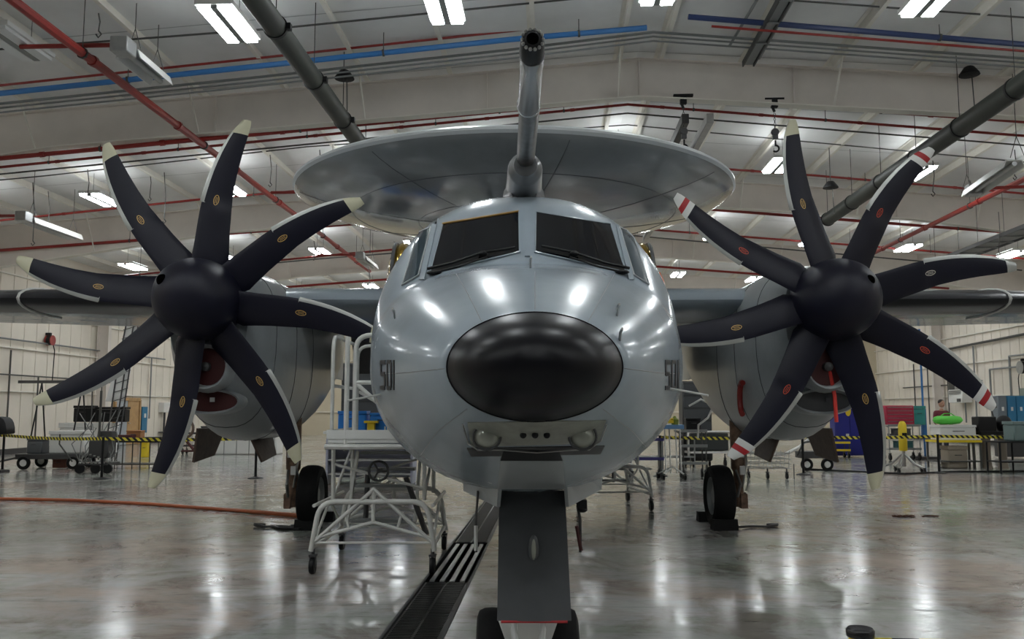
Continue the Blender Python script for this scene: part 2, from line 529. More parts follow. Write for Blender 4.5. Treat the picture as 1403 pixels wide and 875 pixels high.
for fi, fy in enumerate(FR):
    xs = [WL + .45, WL + 9, -6.0, -2.5, RX, 6.0, 9.0, WR - 9, WR - .45]
    w = MB()
    vs = []
    for x in xs:
        for dy in (-.008, .008):
            vs += [(x, fy + dy, zbot(x)), (x, fy + dy, ztop(x))]
    fs = []
    for k in range(len(xs) - 1):
        o = k * 4
        fs += [[o, o + 4, o + 5, o + 1], [o + 2, o + 3, o + 7, o + 6]]
    w.add(vs, fs, 0, False)
    beam = w.build('roof_beam', BEAM, ceiling)
    for nm, zf, wd in (('bottom_flange', zbot, .26), ('top_flange', ztop, .24)):
        g = MB()
        for k in range(len(xs) - 1):
            a, b = xs[k], xs[k + 1]
            za, zb = zf(a), zf(b)
            v = [(a, fy - wd / 2, za - .012), (a, fy + wd / 2, za - .012), (b, fy + wd / 2, zb - .012), (b, fy - wd / 2, zb - .012)]
            g.add(v + [(x_, y_, z_ + .024) for x_, y_, z_ in v],
                  [[0, 3, 2, 1], [4, 5, 6, 7], [0, 4, 7, 3], [1, 2, 6, 5], [0, 1, 5, 4], [3, 7, 6, 2]], 0, False)
        g.build(nm, PURLIN if nm[0] == 'b' else BEAM, beam)
    if fi >= 2:
        for x in (-13.5, -7.4, -1.4, RX, 5.2, 11, 15.5):
            s_ = MB(); s_.box((x, fy - .05, (zbot(x) + ztop(x)) / 2), (.014, .09, ztop(x) - zbot(x)))
            s_.build('stiffener', BEAM, beam)
        for x in PX[::2]:
            if WL + 2 < x < WR - 2:
                s_ = MB()
                s_.tube([(x, fy - .75, roofz(x) + .02), (x, fy - .1, zbot(x) + .03)], .022, 5)
                s_.build('flange_brace', PURLIN, beam)
    for sx, wx in ((-1, WL), (1, WR)):
        c_ = MB()
        x = wx - sx * .32
        c_.box((x, fy, zbot(wx - sx) / 2 + .4), (.5, .02, zbot(wx - sx) + .8))
        c_.box((x + sx * .25, fy, 3.7), (.02, .25, 7.4))
        c_.box((x - sx * .25, fy, 3.4), (.02, .25, 6.8))
        c_.build('column', BEAM, ceiling)

# walls -----------------------------------------------------------------------------
def wall(name, pts, m):
    w = MB(); w.add(pts, [[0, 1, 2, 3]], 0, False)
    return struct(name, w, m)
zl, zr = roofz(WL) + .3, roofz(WR) + .3
wall_left = wall('wall_left', [(WL, BY0, 0), (WL, BY1, 0), (WL, BY1, zl), (WL, BY0, zl)], WALLM)
wall_right = wall('wall_right', [(WR, BY0, 0), (WR, BY0, zr), (WR, BY1, zr), (WR, BY1, 0)], WALLM)
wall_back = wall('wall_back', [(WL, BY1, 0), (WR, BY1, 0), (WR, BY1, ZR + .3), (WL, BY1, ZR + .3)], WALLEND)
wall_front = wall('wall_front', [(WL, BY0, 0), (WL, BY0, ZR + .3), (WR, BY0, ZR + .3), (WR, BY0, 0)], mat('hangar_door_grey', (.20, .21, .22), .6))
# girts and ribs on the side walls
for wname, wx, sx, wob in (('left', WL, 1, wall_left), ('right', WR, -1, wall_right)):
    for z in (2.3, 3.9, 5.3, 6.6):
        g = MB()
        g.box((wx + sx * .06, 32, z), (.12, 49, .05))
        g.build('girt', PURLIN, wob)
    r = MB()
    for k in range(60):
        r.box((wx + sx * .012, 9 + k * .8, 3.6), (.024, .05, 7.2))
    o = r.build('wall_rib', WALLM, wob); o['kind'] = 'stuff'
for z in (1.5, 3.2, 4.8, 6.4):
    g = MB(); g.box((0, BY1 - .06, z), (40, .12, .05)); g.build('girt', PURLIN, wall_back)
# baseboards
for nm, wx, sx in (('baseboard_left', WL, 1), ('baseboard_right', WR, -1)):
    g = MB(); g.box((wx + sx * .04, 30, .1), (.03, 50, .2)); struct(nm, g, DARKSTEEL)

# door with wooden frame in the left wall
d = MB(); y0, y1 = 39.2, 41.6
d.box((WL + .09, (y0 + y1) / 2, 2.12), (.12, y1 - y0, .14)); d.box((WL + .09, y0, 1.05), (.12, .12, 2.1)); d.box((WL + .09, y1, 1.05), (.12, .12, 2.1))
door_1 = struct('door_1', d, WOOD)
q = MB(); q.box((WL + .08, y0 + 1.75, 1.04), (.05, 1.1, 2.04)); q.build('door_leaf', WOOD, door_1)
q = MB(); q.box((WL + .08, y0 + .62, 1.04), (.05, 1.1, 2.04)); q.build('door_leaf', mat('door_grey', (.35, .38, .42), .4), door_1)
q = MB(); q.tube([(WL + .11, y0 + 1.25, 1.0), (WL + .17, y0 + 1.25, 1.0), (WL + .17, y0 + 1.38, 1.0)], .014, 6); q.build('door_handle', STEEL, door_1)

def onwall(sx, by, z, off=.1):
    wx = WL if sx < 0 else WR
    return Vector((wx - sx * off, by, z))

def wallthing(name, label, cat, mb, m, origin):
    w = RB @ Vector(origin)
    o = mb.build(name, m, None, loc=w, rotz=THB)
    # vertices were given in hangar coordinates: make them local
    for v in o.data.vertices: v.co -= Vector(origin)
    return tag(o, label, cat)

m_ = MB(); m_.box((WL + .12, 42.0, 1.15), (.12, .55, 1.25)); m_.box((WL + .19, 42.0, 1.35), (.01, .2, .2), mi=1)
wallthing('wall_panel', 'tall narrow blue panel on the left wall beside the wooden door', 'panel', m_, [LOCKER, WHITE], (WL, 42, 1.15))
m_ = MB(); m_.box((WL + .16, 44.2, 1.75), (.3, .8, .5)); m_.box((WL + .16, 44.2, .9), (.08, .08, 1.2), mi=1); m_.box((WL + .2, 44.2, .5), (.35, .7, .05), mi=1)
wallthing('eyewash_station', 'white box on a dark pedestal by the left wall, right of the blue panel', 'station', m_, [WHITE, DARKSTEEL], (WL, 44.2, .5))

def wallpipes(name, label, sx, paths, m, r=.03):
    mb = MB()
    for pth in paths:
        mb.tube([onwall(sx, a, b, .16) for a, b in pth], r, 6)
    return wallthing(name, label, 'pipe', mb, m, tuple(onwall(sx, paths[0][0][0], paths[0][0][1])))
wallpipes('wall_conduit', 'dark conduit run with drops on the left wall by the gantry', -1, [[(30.5, 2.9), (37, 2.9)], [(33, 2.9), (33, .6)], [(31.2, 3.8), (31.2, .7)], [(38.3, 4.4), (38.3, 2.9)]], DARKPIPE)
wallpipes('wall_conduit', 'grey conduit run high on the left wall past the column', -1, [[(30.5, 4.2), (44, 4.2)], [(42.5, 4.2), (42.5, 1.2)], [(46, 4.9), (46, 1.0)]], CONDUIT, .035)
wallpipes('wall_conduit', 'long dark pipe sloping along the upper right wall', 1, [[(26, 5.1), (48, 4.7)], [(28, 4.0), (28, 1.0)]], DARKPIPE, .06)
wallpipes('wall_conduit', 'grey pipe loop on the right wall above the blue lockers', 1, [[(35.5, 4.0), (40, 4.0)], [(40, 4.0), (40, 1.4)], [(37.2, 4.0), (37.2, 2.4)], [(35.5, 3.5), (41.8, 3.5)], [(41.8, 3.5), (41.8, .9)]], CONDUIT, .045)
wallpipes('wall_conduit', 'thin conduits on the right wall left of the electrical box', 1, [[(46, 2.9), (52, 2.9)], [(46.2, 4.5), (46.2, .8)], [(48.6, 4.5), (48.6, .8)], [(50.4, 4.2), (50.4, .8)]], DARKPIPE, .035)
wallpipes('wall_conduit', 'pale conduit drops on the right wall right of the blue pole', 1, [[(43.3, 4.7), (43.3, 1.0)], [(42.6, 3.0), (45.6, 3.0)], [(44.4, 3.0), (44.4, 1.0)]], CONDUIT, .04)
m_ = MB(); m_.box((WR - .14, 45.6, 3.0), (.2, .75, .85)); m_.box((WR - .25, 45.6, 3.0), (.02, .6, .7), mi=1)
wallthing('electrical_box', 'grey electrical box on the right wall above the white unit', 'box', m_, [GALV, DARKSTEEL], (WR, 45.6, 3))
m_ = MB(); m_.box((WR - .3, 44.6, 2.3), (.5, 1.5, .65)); m_.box((WR - .56, 44.2, 2.1), (.02, .4, .16), mi=1)
for k in range(4): m_.box((WR - .56, 44.6, 2.42 + k * .05), (.015, 1.3, .02), mi=1)
wallthing('air_conditioner', 'white wall unit on the right wall behind the red toolbox', 'air conditioner', m_, [WHITE, DARKSTEEL], (WR, 44.6, 2.3))
m_ = MB(); m_.box((WR - .2, 38.6, 2.25), (.25, .8, .6))
wallthing('electrical_box', 'green grey electrical box on the right wall left of the lockers', 'box', m_, mat('panel_greygreen', (.22, .26, .23), .5), (WR, 38.6, 2.2))
# hose reels
def reel(name, label, sx, by, z, r, m1):
    mb = MB(); c = onwall(sx, by, z, .28)
    mb.lathe([(r, -.03), (r, .0), (r * .55, .02), (r * .55, .16), (r, .18), (r, .21)], c, (sx, 0, 0), 20)
    mb.lathe([(r * .9, 0), (r * .97, .04), (r * .97, .12), (r * .9, .17)], c + Vector((sx * .0, 0, 0)), (sx, 0, 0), 20, mi=1)
    mb.box(onwall(sx, by, z + r + .05, .12), (.2, .12, .1), mi=1)
    mb.tube([c, c + Vector((0, .2, -r - .2)), c + Vector((0, .15, -1.6))], .02, 5, mi=1)
    wallthing(name, label, 'hose reel', mb, [m1, BLACK], tuple(c))
reel('hose_reel', 'small red hose reel high on the left wall', -1, 33.6, 4.35, .2, REDP)
reel('hose_reel', 'steel hose reel hung on the right wall by the striped blade tip', 1, 38.9, 3.45, .28, GALV)
reel('hose_reel', 'small red hose reel high at the right edge of the picture', 1, 35.5, 4.95, .25, REDP)

# lockers on the right
lk = thing('locker', 'bank of tall blue lockers by the right wall, grey end cabinet at its left', 'locker', P(1371, 585, 30), -.06)
for k, m1 in ((0, mat('cabinet_grey', (.16, .19, .22), .4)), (1, LOCKER), (2, LOCKER)):
    b_ = MB(); b_.box((k * .3, 0, .53), (.29, .4, 1.06)); q = b_.build('locker_body', m1, lk)
    b_ = MB(); b_.box((k * .3, -.212, .53), (.26, .02, 1.0)); b_.build('door', m1, q)
    b_ = MB(); b_.box((k * .3, -.23, .62), (.07, .02, .13)); b_.build('handle', WHITE, q)
b_ = MB(); b_.box((.3, 0, -.5), (.9, .45, .98)); b_.build('base_cabinet', DARKSTEEL, lk)

# blue vertical pole and boom on the right
t = thing('lifting_pole', 'tall thin blue pole standing on a base behind the yellow cylinder', 'pole', G(1268, 629))
b_ = MB(); b_.cyl((0, 0, 0), (0, 0, 4.3), .035, 8); b_.box((0, 0, 1.2), (.14, .14, .9)); b_.build('pole', BLUEPIPE, t)
b_ = MB(); b_.box((0, 0, .05), (.7, .7, .1)); b_.build('base', DARKSTEEL, t)

# ------------------------------------------------------------ lights
def make_light():
    t = thing('ceiling_light', '', 'light', (0, 0, 0), THB, 'twin strip ceiling lights')
    h = MB(); h.box((0, 0, .05), (.62, 1.36, .08)); h.box((0, 0, .11), (.25, .9, .05)); h.build('housing', WHITE, t)
    for s in (-1, 1):
        g = MB(); g.box((s * .165, 0, -.02), (.20, 1.32, .06)); g.build('glowing_strip', LAMPM, t)
        g = MB(); g.box((s * .22, 0, .096), (.12, 1.2, .012)); g.build('added_roof_fill', FILLM, t)  # added glowing strip to brighten the roof, no real fixture part
    c = MB(); c.box((0, 0, -.017), (.11, 1.32, .06)); c.ell((0, 0, -.03), (.03, .03, .02), 8, 5); c.build('centre_spine', CONDUIT, t)
    w = MB()
    for s in (-1, 1):
        w.cyl((0, s * .45, .1), (0, s * .45, .62), .006, 4)
    w.build('hanger_wire', DARKPIPE, t)['kind'] = 'stuff'
    return t
LX = [-16.4, -12.6, -9.0, -5.35, -1.77, 1.8, 6.15, 9.8, 13.4, 17.2]
LY = [-5.0, 4.3, 13.75, 23.5, 33.2, 42.7, 51.5]
ROWN = {2: 'nearest visible row', 3: 'second row', 4: 'third row', 5: 'fourth row', 6: 'farthest row', 1: 'row above the camera', 0: 'row behind the camera'}
COLN = ['leftmost', 'second from left', 'third from left', 'fourth from left', 'fifth from left', 'fifth from right', 'fourth from right', 'third from right', 'second from right', 'rightmost']
proto = make_light()
first = True
for j, y in enumerate(LY):
    for i, x in enumerate(LX):
        o = proto if first else copy_tree(proto)
        first = False
        o.location = B(x, y, roofz(x) - .68)
        o['label'] = 'twin strip ceiling light, %s, %s' % (ROWN[j], COLN[i])
        if (j, i) == (2, 2):                     # this fixture is switched off
            o['label'] = 'unlit twin strip ceiling light above the upper left heater'
            for ch in kids(o):
                if ch.data.materials[0] in (LAMPM, FILLM):
                    ch.data = ch.data.copy(); ch.data.materials[0] = mat('unlit_tube', (.75, .76, .76), .4)

# ------------------------------------------------------------ overhead pipes
def run(name, label, m, segs, r, cat='pipe', hang=None, seg=8, couplings=0):
    """segs: list of polylines in world coordinates"""
    o = Vector(segs[0][0])
    t = thing(name, label, cat, o)
    for s in segs:
        mb = MB(); mb.tube([Vector(p) - o for p in s], r, seg)
        mb.build('pipe_length', m, t)
        if hang:
            hb = MB()
            for k in range(len(s) - 1):
                a, b = Vector(s[k]), Vector(s[k + 1])
                n = max(1, int((b - a).length / hang))
                for q in range(n):
                    p = a.lerp(b, (q + .5) / n)
                    zt = roofz(TB(p).x)
                    if zt > p.z + .1:
                        hb.cyl(p - o, Vector((p.x, p.y, zt)) - o, .009, 4)
                        dr = (b - a).normalized()
                        hb.tube([p - o - dr * .02, p - o + dr * .02], r * 1.3, seg)
            if hb.v: hb.build('hanger_rod', DARKPIPE, t)['kind'] = 'stuff'
        if couplings:
            cb = MB()
            for k in range(len(s) - 1):
                a, b = Vector(s[k]), Vector(s[k + 1])
                n = max(1, int((b - a).length / couplings))
                for q in range(n):
                    p = a.lerp(b, (q + .35) / n) - o; dr = (b - a).normalized()
                    cb.tube([p - dr * .05, p + dr * .05], r * 1.28, seg)
            cb.build('coupling', m, t)['kind'] = 'stuff'
    return t

def lineB(x, y0, y1, z): return [B(x, y0, z), B(x, y1, z)]
run('sprinkler_main', 'thick red pipe running into the distance at upper left', REDP, [lineB(-7.75, 6, 36.5, 7.48)], .075, hang=4.6, couplings=3.2)
run('sprinkler_main', 'thick red pipe running into the distance at upper right', REDP, [lineB(11.4, 12, 36, 7.15)], .07, hang=4.6, couplings=3.2)
def across(name, label, m, y, dz, x0, x1, r, **k):
    """parallel to the rafters, dz under the roof"""
    pts = []
    xs = sorted([x0, x1] + ([RX] if x0 < RX < x1 else []))
    pts = [B(x, y, roofz(x) - dz) for x in xs]
    return run(name, label, m, [pts], r, **k)
yy = 18.95
run('cross_main', 'thick red cross pipe under the nearest beam, left of the ridge', REDP,
    [[P(-250, 241, yy), P(0, 217, yy), P(820, 139, yy)]], .052, hang=3.4, couplings=2.5)
run('cross_main', 'thick red cross pipe under the nearest beam, right of the ridge', REDP,
    [[P(1012, 138, yy), P(1403, 166, yy), P(1600, 180, yy)]], .052, hang=3.4, couplings=2.5)
run('branch_pipe', 'thin red cross pipe just below the thick one at the nearest beam', REDP,
    [[P(-200, 249, 20.4), P(860, 143, 20.4), P(1403, 186, 20.4), P(1600, 201, 20.4)]], .033, hang=3.0, couplings=2.0)
run('branch_pipe', 'thin dark cross pipe below the red ones behind the nearest beam', DARKPIPE,
    [[P(-200, 258, 21.5), P(860, 155, 21.5), P(1403, 199, 21.5), P(1600, 214, 21.5)]], .022)
run('branch_pipe', 'thin black cross pipe under the roof between the first two beams, upper', DARKPIPE,
    [[P(-200, 265, 23.2), P(60, 241, 23.2), P(420, 201, 23.2), P(860, 171, 23.2), P(1403, 222, 23.2)]], .018)
run('branch_pipe', 'rusty red cross pipe in the second bay with sprinkler stubs', REDP,
    [[P(-200, 322, 25.6), P(48, 297, 25.6), P(274, 273, 25.6), P(860, 222, 25.6), P(1113, 240, 25.6), P(1403, 265, 25.6), P(1600, 280, 25.6)]], .034, hang=3.0, couplings=2.2)
run('cross_main', 'red cross pipe under the second beam', REDP,
    [[P(-100, 350, 28.6), P(270, 323, 28.6), P(860, 278, 28.6), P(1403, 320, 28.6), P(1560, 333, 28.6)]], .05, hang=3.4)
run('branch_pipe', 'red cross pipe in the third bay above the third beam', REDP,
    [[P(100, 385, 33), P(466, 348, 33), P(548, 341, 33), P(860, 312, 33), P(1200, 338, 33), P(1500, 362, 33)]], .04, hang=3.4)
run('branch_pipe', 'dark thin cross pipe in the third bay', DARKPIPE,
    [[P(60, 390, 35), P(430, 355, 35), P(860, 322, 35), P(1400, 370, 35)]], .028)
run('branch_pipe', 'dark red cross pipe under the third beam', REDP,
    [[P(200, 408, 38.4), P(550, 381, 38.4), P(860, 362, 38.4), P(1300, 395, 38.4)]], .05)
# the blue main near the front with its red companion and conduits
run('air_main', 'blue cross pipe high across the near roof, left of the ridge', BLUEPIPE, [[P(-220, 155, 16.6), P(0, 128, 16.2), P(350, 91, 16.2), P(700, 54, 16.2), P(886, 38, 16.2)]], .055, hang=3.0)
run('air_main', 'dark blue cross pipe high across the near roof, right of the ridge', BLUEDARK, [[P(943, 23, 15.8), P(1403, 61, 15.8), P(1560, 75, 15.8)]], .055, hang=3.0)
run('branch_pipe', 'thin red pipe just above the blue cross pipe', REDP, [[P(-200, 141, 17.0), P(0, 117, 17.0), P(350, 80, 17.0), P(760, 36, 17.0)]], .026)
run('branch_pipe', 'thin red pipe just below the dark blue cross pipe', REDP, [[P(975, 36, 15.7), P(1403, 70, 15.7), P(1560, 83, 15.7)]], .024)
for k, (dy, nm) in enumerate(((14, 'uppermost'), (20, 'middle'), (26, 'lowest'))):
    run('conduit', 'thin grey conduit below the blue cross pipe, %s of three' % nm, CONDUIT,
        [[P(-200, 155 + dy, 16.9), P(0, 128 + dy, 16.9), P(350, 92 + dy, 16.9), P(700, 54 + dy, 16.9), P(895, 30 + dy, 16.9), P(1403, 66 + dy, 16.9), P(1560, 78 + dy, 16.9)]], .02 if k else .028)
run('conduit', 'thin dark conduit near the top edge, left and centre', DARKPIPE, [[P(-100, 75, 15.6), P(390, 38, 15.6), P(700, 7, 15.6), P(800, -3, 15.6)]], .02)
run('conduit', 'thin dark conduit near the top edge at right', DARKPIPE, [[P(1050, -2, 15.4), P(1403, 24, 15.4), P(1500, 32, 15.4)]], .018)
run('conduit', 'grey drop conduit along the roof right of the ridge', CONDUIT, [[P(1037, 0, 15), P(1000, 62, 17.5)], [P(1086, 0, 15), P(1040, 80, 18)]], .03)
CW = ['at the far left edge', 'next to the one at the far left', 'above the second row light at left', 'right of the upper left blade tip',
      'between the two upper left blades', 'above the tip of the blade by the rotodome', 'left of the blade pointing at the rotodome', 'above the third row light under that blade',
      'left of the cockpit gold window', 'above the right tube heater', 'at the far right edge above the heater', 'above the right spinner', 'over the right wing tip blade',
      'left of the upper left heater', 'above the left spinner, far away', 'above the right end of the left wing root']
# drop wires with hooks around the roof
for k, (x, y0, y1, Y) in enumerate(((45, 250, 330, 22), (66, 262, 306, 24), (120, 232, 268, 22), (205, 230, 270, 25), (225, 236, 300, 24), (438, 205, 262, 22), (370, 212, 250, 23),
                     (430, 330, 352, 30), (540, 330, 350, 33), (1278, 220, 262, 20), (1390, 205, 240, 21), (1160, 372, 400, 30), (1368, 290, 345, 25), (135, 18, 42, 14), (300, 360, 378, 32), (505, 365, 395, 33))):
    o = P(x, y1, Y)
    mb = MB(); mb.tube([o - o, P(x + 2, (y0 + y1) / 2, Y) - o, P(x, y0, Y) - o], .012, 4); mb.tube([(0, 0, 0), (.05, 0, -.06), (0, 0, -.12), (-.04, 0, -.06)], .014, 4)
    w = mb.build('hanging_cable', DARKPIPE, None, loc=o)
    tag(w, 'thin dark cable hanging from the roof ' + CW[k], 'cable', 'drop cables under the roof')

# big dark ducts
def duct(name, label, x, y0, y1, z, r):
    t = thing(name, label, 'duct', B(x, y0, z), THB)
    mb = MB(); mb.cyl((0, 0, 0), (0, y1 - y0, 0), r, 20); mb.build('duct_body', DUCT, t)
    n = int((y1 - y0) / 1.9)
    for k in range(n + 1):
        b_ = MB(); yk = k * (y1 - y0) / max(1, n)
        b_.tube([(0, yk - .03, 0), (0, yk + .03, 0)], r + .018, 20)
        b_.box((r + .03, yk, .0), (.08, .1, .1))
        b_.cyl((0, yk, r), (0, yk, roofz(x) - z), .008, 4)
        b_.build('clamp', BLACK, t)
    return t
duct('round_duct', 'thick dark green tube crossing the ceiling left of the rotodome', -4.15, 4, 18.9, 7.35, .17)
duct('round_duct', 'thick dark green tube crossing the ceiling at upper right', 8.2, 9, 26, 7.25, .19)
# galvanised ducts and trays at right
def tray(label, x, y0, y1, z, w):
    t = thing('cable_tray', label, 'tray', B(x, y0, z), THB)
    mb = MB(); L = y1 - y0
    for s in (-1, 1): mb.box((s * w / 2, L / 2, .05), (.03, L, .12))
    mb.build('side_rail', DARKSTEEL, t)
    for k in range(int(L / .9)):
        r_ = MB(); r_.box((0, .45 + k * .9, 0), (w, .05, .03)); r_.build('rung', CONDUIT, t)
    h = MB()
    for k in range(int(L / 3)):
        for s in (-1, 1): h.cyl((s * w / 2, 1 + k * 3, .05), (s * w / 2, 1 + k * 3, roofz(x) - z), .008, 4)
    h.build('hanger_rod', DARKPIPE, t)['kind'] = 'stuff'
    b_ = MB(); b_.box((0, L / 2, .06), (w * .8, L, .06)); b_.build('cable_bundle', CONDUIT, t)
tray('wide grey cable tray receding at the right edge of the picture', 13.4, 17, 33, 6.6, .8)
tray('narrow grey cable tray under the near roof right of the ridge', 4.1, 12.6, 17.8, 8.72, .22)
dt_ = thing('round_duct', 'pair of slim dark ducts running away right of the ridge behind the beam', 'duct', B(3.0, 19.2, 8.1), THB)
for s in (0, .55):
    mb = MB(); mb.box((s, 7, 0), (.16, 14, .22)); mb.build('duct_body', GALV if s else DARKSTEEL, dt_)

# black hanging loudspeakers
def speaker(label, p):
    t = thing('hanging_speaker', label, 'speaker', p, THB, 'hanging speakers')
    zt = roofz(TB(Vector(p)).x) - p[2]
    a = MB(); a.lathe([(.06, .16), (.1, .14), (.2, .0), (.21, -.03), (.05, -.05)], (0, 0, 0), (0, 0, 1), 16); a.build('housing', BLACK, t)
    a = MB(); a.cyl((0, 0, .15), (0, 0, zt), .012, 6); a.cyl((.05, 0, -.04), (.07, 0, -.75), .012, 6); a.build('rod', DARKPIPE, t)
speaker('black hanging horn under the roof left of the rotodome top', P(472, 106, 17.8))
speaker('black hanging horn under the roof at far upper right', P(1328, 101, 17.8))
speaker('black hanging horn above the right propeller, beside the dark tube', P(1138, 256, 23.5))

# chain blocks
def chain_block(label, px, y0, yb, Y):
    top = P(px, y0, Y); t = thing('chain_hoist', label, 'hoist', P(px, yb, Y), THB, 'chain hoists under the nearest beam')
    h = (top.z - t.location.z)
    a = MB(); a.box((0, 0, h), (.42, .1, .05)); a.box((0, 0, h - .1), (.14, .1, .18)); a.tube([(0, 0, h - .1), (-.03, 0, h - .2), (0, 0, h - .28)], .03, 6); a.build('trolley', BLACK, t)
    a = MB()
    n = int((h - .35) / .055)
    for k in range(n):
        z = .12 + k * .055
        u = (1, 0, 0) if k % 2 else (0, 1, 0)
        a.tube(arc((0, 0, z), .022, 0, 2 * pi, 8, u, (0, 0, 1.4)), .006, 4, caps=False)
    a.build('chain', DARKSTEEL, t)
    a = MB(); a.lathe([(.03, -.05), (.07, -.045), (.085, -.02), (.06, 0), (.085, .02), (.07, .045), (.03, .05)], (0, 0, .0), (0, 1, 0), 16); a.box((0, 0, -.06), (.11, .07, .2)); a.build('pulley', DARKSTEEL, t)
    a = MB(); a.tube([(0, 0, -.18), (0, 0, -.27)] + arc((0, 0, -.36), .07, pi / 2, -pi * .75, 8, (1, 0, 0), (0, 0, 1)), .02, 6); a.build('hook', BLACK, t)
chain_block('chain hoist hanging right of the rotodome top, the left one', 937, 131, 180, 18.3)
chain_block('chain hoist hanging left of the upright blade, the right one', 1062, 136, 181, 18.3)

# infrared tube heaters on their red gas branches
def heater(label, p, L, rz, gas):
    t = thing('tube_heater', label, 'heater', p, THB + rz)
    a = MB()
    prof = [(-.22, -.10), (-.16, .06), (.16, .06), (.22, -.10), (.20, -.10), (.15, .04), (-.15, .04), (-.20, -.10)]
    a.loft([[(x, 0, z) for x, z in prof], [(x, L, z) for x, z in prof]], True, 0, False); a.build('reflector', WHITE, t)
    a = MB(); a.cyl((0, .03, -.03), (0, L - .03, -.03), .05, 10); a.build('burner_tube', GALV, t)
    a = MB(); a.box((0, -.18, .02), (.3, .34, .26)); a.build('burner_box', GALV, t)
    zt = roofz(TB(Vector(p)).x) - p[2]
    a = MB()
    for y in (.2, L - .2):
        for s in (-1, 1): a.tube([(s * .14, y, .05), (0, y, .5), (0, y, zt)], .008, 4)
    a.build('hanger_wire', DARKPIPE, t)['kind'] = 'stuff'
    a = MB(); a.tube([(0, -.2, .05), (gas, -.2, .05)], .04, 8); a.build('gas_branch', REDP, t)
heater('silver tube heater hung at upper left where two red pipes cross', P(176, 72, 14.2), 1.25, 0.0, -1.75)
heater('silver tube heater hung at right under the roof by the red pipe', P(1330, 264, 20.5), -2.6, -.12, 1.6)
heater('dark tube heater hung under the roof at the far left edge', P(38, 300, 23), 2.4, .0, -1.2)
heater('small tube heater with red branch left of the rotodome', P(452, 268, 22.5), 1.6, .0, -1.5)
heater('small distant tube heater with red branch left of the cockpit', P(495, 352, 32), 2.2, .0, -1.6)

# ============================================================ THE AIRCRAFT
AX, AYAW = 0.112, 0.0055
plane = thing('aircraft', 'grey twin turboprop aircraft with rotodome, black nose, number 501', 'aircraft', (AX, 0, 0), AYAW)
AM = Matrix.Translation((AX, 0, 0)) @ Matrix.Rotation(AYAW, 4, 'Z')
AMI = AM.inverted()
def PA(px, py, Y): return AMI @ P(px, py, Y)
CAML = AMI @ Vector((0, 0, CAM_H))

def lerp_tab(tab, y):
    if y <= tab[0][0]: return tab[0][1:]
    for a, b in zip(tab, tab[1:]):
        if y <= b[0]:
            t = (y - a[0]) / (b[0] - a[0])
            return tuple(p + (q - p) * t for p, q in zip(a[1:], b[1:]))
    return tab[-1][1:]

def smooth_tab(tab, y):
    """monotone cubic through the table"""
    ys = [t[0] for t in tab]
    if y <= ys[0]: return tab[0][1:]
    if y >= ys[-1]: return tab[-1][1:]
    i = max(k for k in range(len(ys) - 1) if ys[k] <= y)
    out = []
    for c in range(1, len(tab[0])):
        def slope(k):
            if k == 0: return (tab[1][c] - tab[0][c]) / (ys[1] - ys[0])
            if k == len(ys) - 1: return (tab[-1][c] - tab[-2][c]) / (ys[-1] - ys[-2])
            s0 = (tab[k][c] - tab[k - 1][c]) / (ys[k] - ys[k - 1]); s1 = (tab[k + 1][c] - tab[k][c]) / (ys[k + 1] - ys[k])
            return 0 if s0 * s1 <= 0 else 2 * s0 * s1 / (s0 + s1)
        h = ys[i + 1] - ys[i]; t = (y - ys[i]) / h
        a, b = tab[i][c], tab[i + 1][c]
        out.append((1 + 2 * t) * (1 - t) ** 2 * a + t * (1 - t) ** 2 * h * slope(i) + t * t * (3 - 2 * t) * b + t * t * (t - 1) * h * slope(i + 1))
    return tuple(out)

# Y, half width, z of widest point, top z, bottom z, upper exponent, lower exponent
FT = [
 (3.27, .02, 1.775, 1.79, 1.76, 2.0, 2.0),
 (3.29, .115, 1.775, 1.855, 1.70, 2.0, 2.0),
 (3.34, .215, 1.775, 1.915, 1.645, 2.0, 2.0),
 (3.42, .290, 1.775, 1.958, 1.596, 2.0, 2.0),
 (3.55, .356, 1.775, 1.998, 1.556, 2.0, 2.0),
 (3.70, .455, 1.78, 2.062, 1.48, 2.0, 2.0),
 (3.95, .575, 1.79, 2.158, 1.385, 2.05, 2.0),
 (4.25, .695, 1.80, 2.258, 1.29, 2.15, 2.0),
 (4.60, .800, 1.82, 2.355, 1.205, 2.3, 2.0),
 (4.95, .882, 1.84, 2.440, 1.145, 2.5, 2.0),
 (5.00, .890, 1.84, 2.475, 1.14, 2.5, 2.0),
 (5.42, .960, 1.86, 2.835, 1.10, 2.5, 2.05),
 (5.62, .985, 1.87, 2.960, 1.095, 2.4, 2.1),
 (5.95, 1.015, 1.88, 3.075, 1.09, 2.35, 2.1),
 (6.40, 1.04, 1.9, 3.135, 1.08, 2.35, 2.2),
 (7.5, 1.06, 1.95, 3.18, 1.08, 2.4, 2.3),
 (12.0, 1.06, 2.0, 3.20, 1.10, 2.4, 2.3),
 (15.0, .90, 2.2, 3.20, 1.45, 2.3, 2.2),
 (18.0, .55, 2.6, 3.15, 2.0, 2.2, 2.0),
 (20.6, .12, 2.9, 3.05, 2.75, 2.0, 2.0),
]
NS = 72
def sect(y):
    w, zm, zt, zb, nu, nl = lerp_tab(FT, y) if 4.95 <= y <= 5.42 else smooth_tab(FT, y)
    r = []
    for j in range(NS):
        t = 2 * pi * j / NS
        c, s = cos(t), sin(t)
        n = nu if s >= 0 else nl
        x = w * abs(c) ** (2 / n) * (1 if c >= 0 else -1)
        h = (zt - zm) if s >= 0 else (zm - zb)
        z = zm + h * abs(s) ** (2 / n) * (1 if s >= 0 else -1)
        r.append(Vector((x, y, z)))
    return r
ys = [3.27, 3.275, 3.283, 3.29, 3.305, 3.32, 3.34, 3.37, 3.42, 3.48, 3.55]
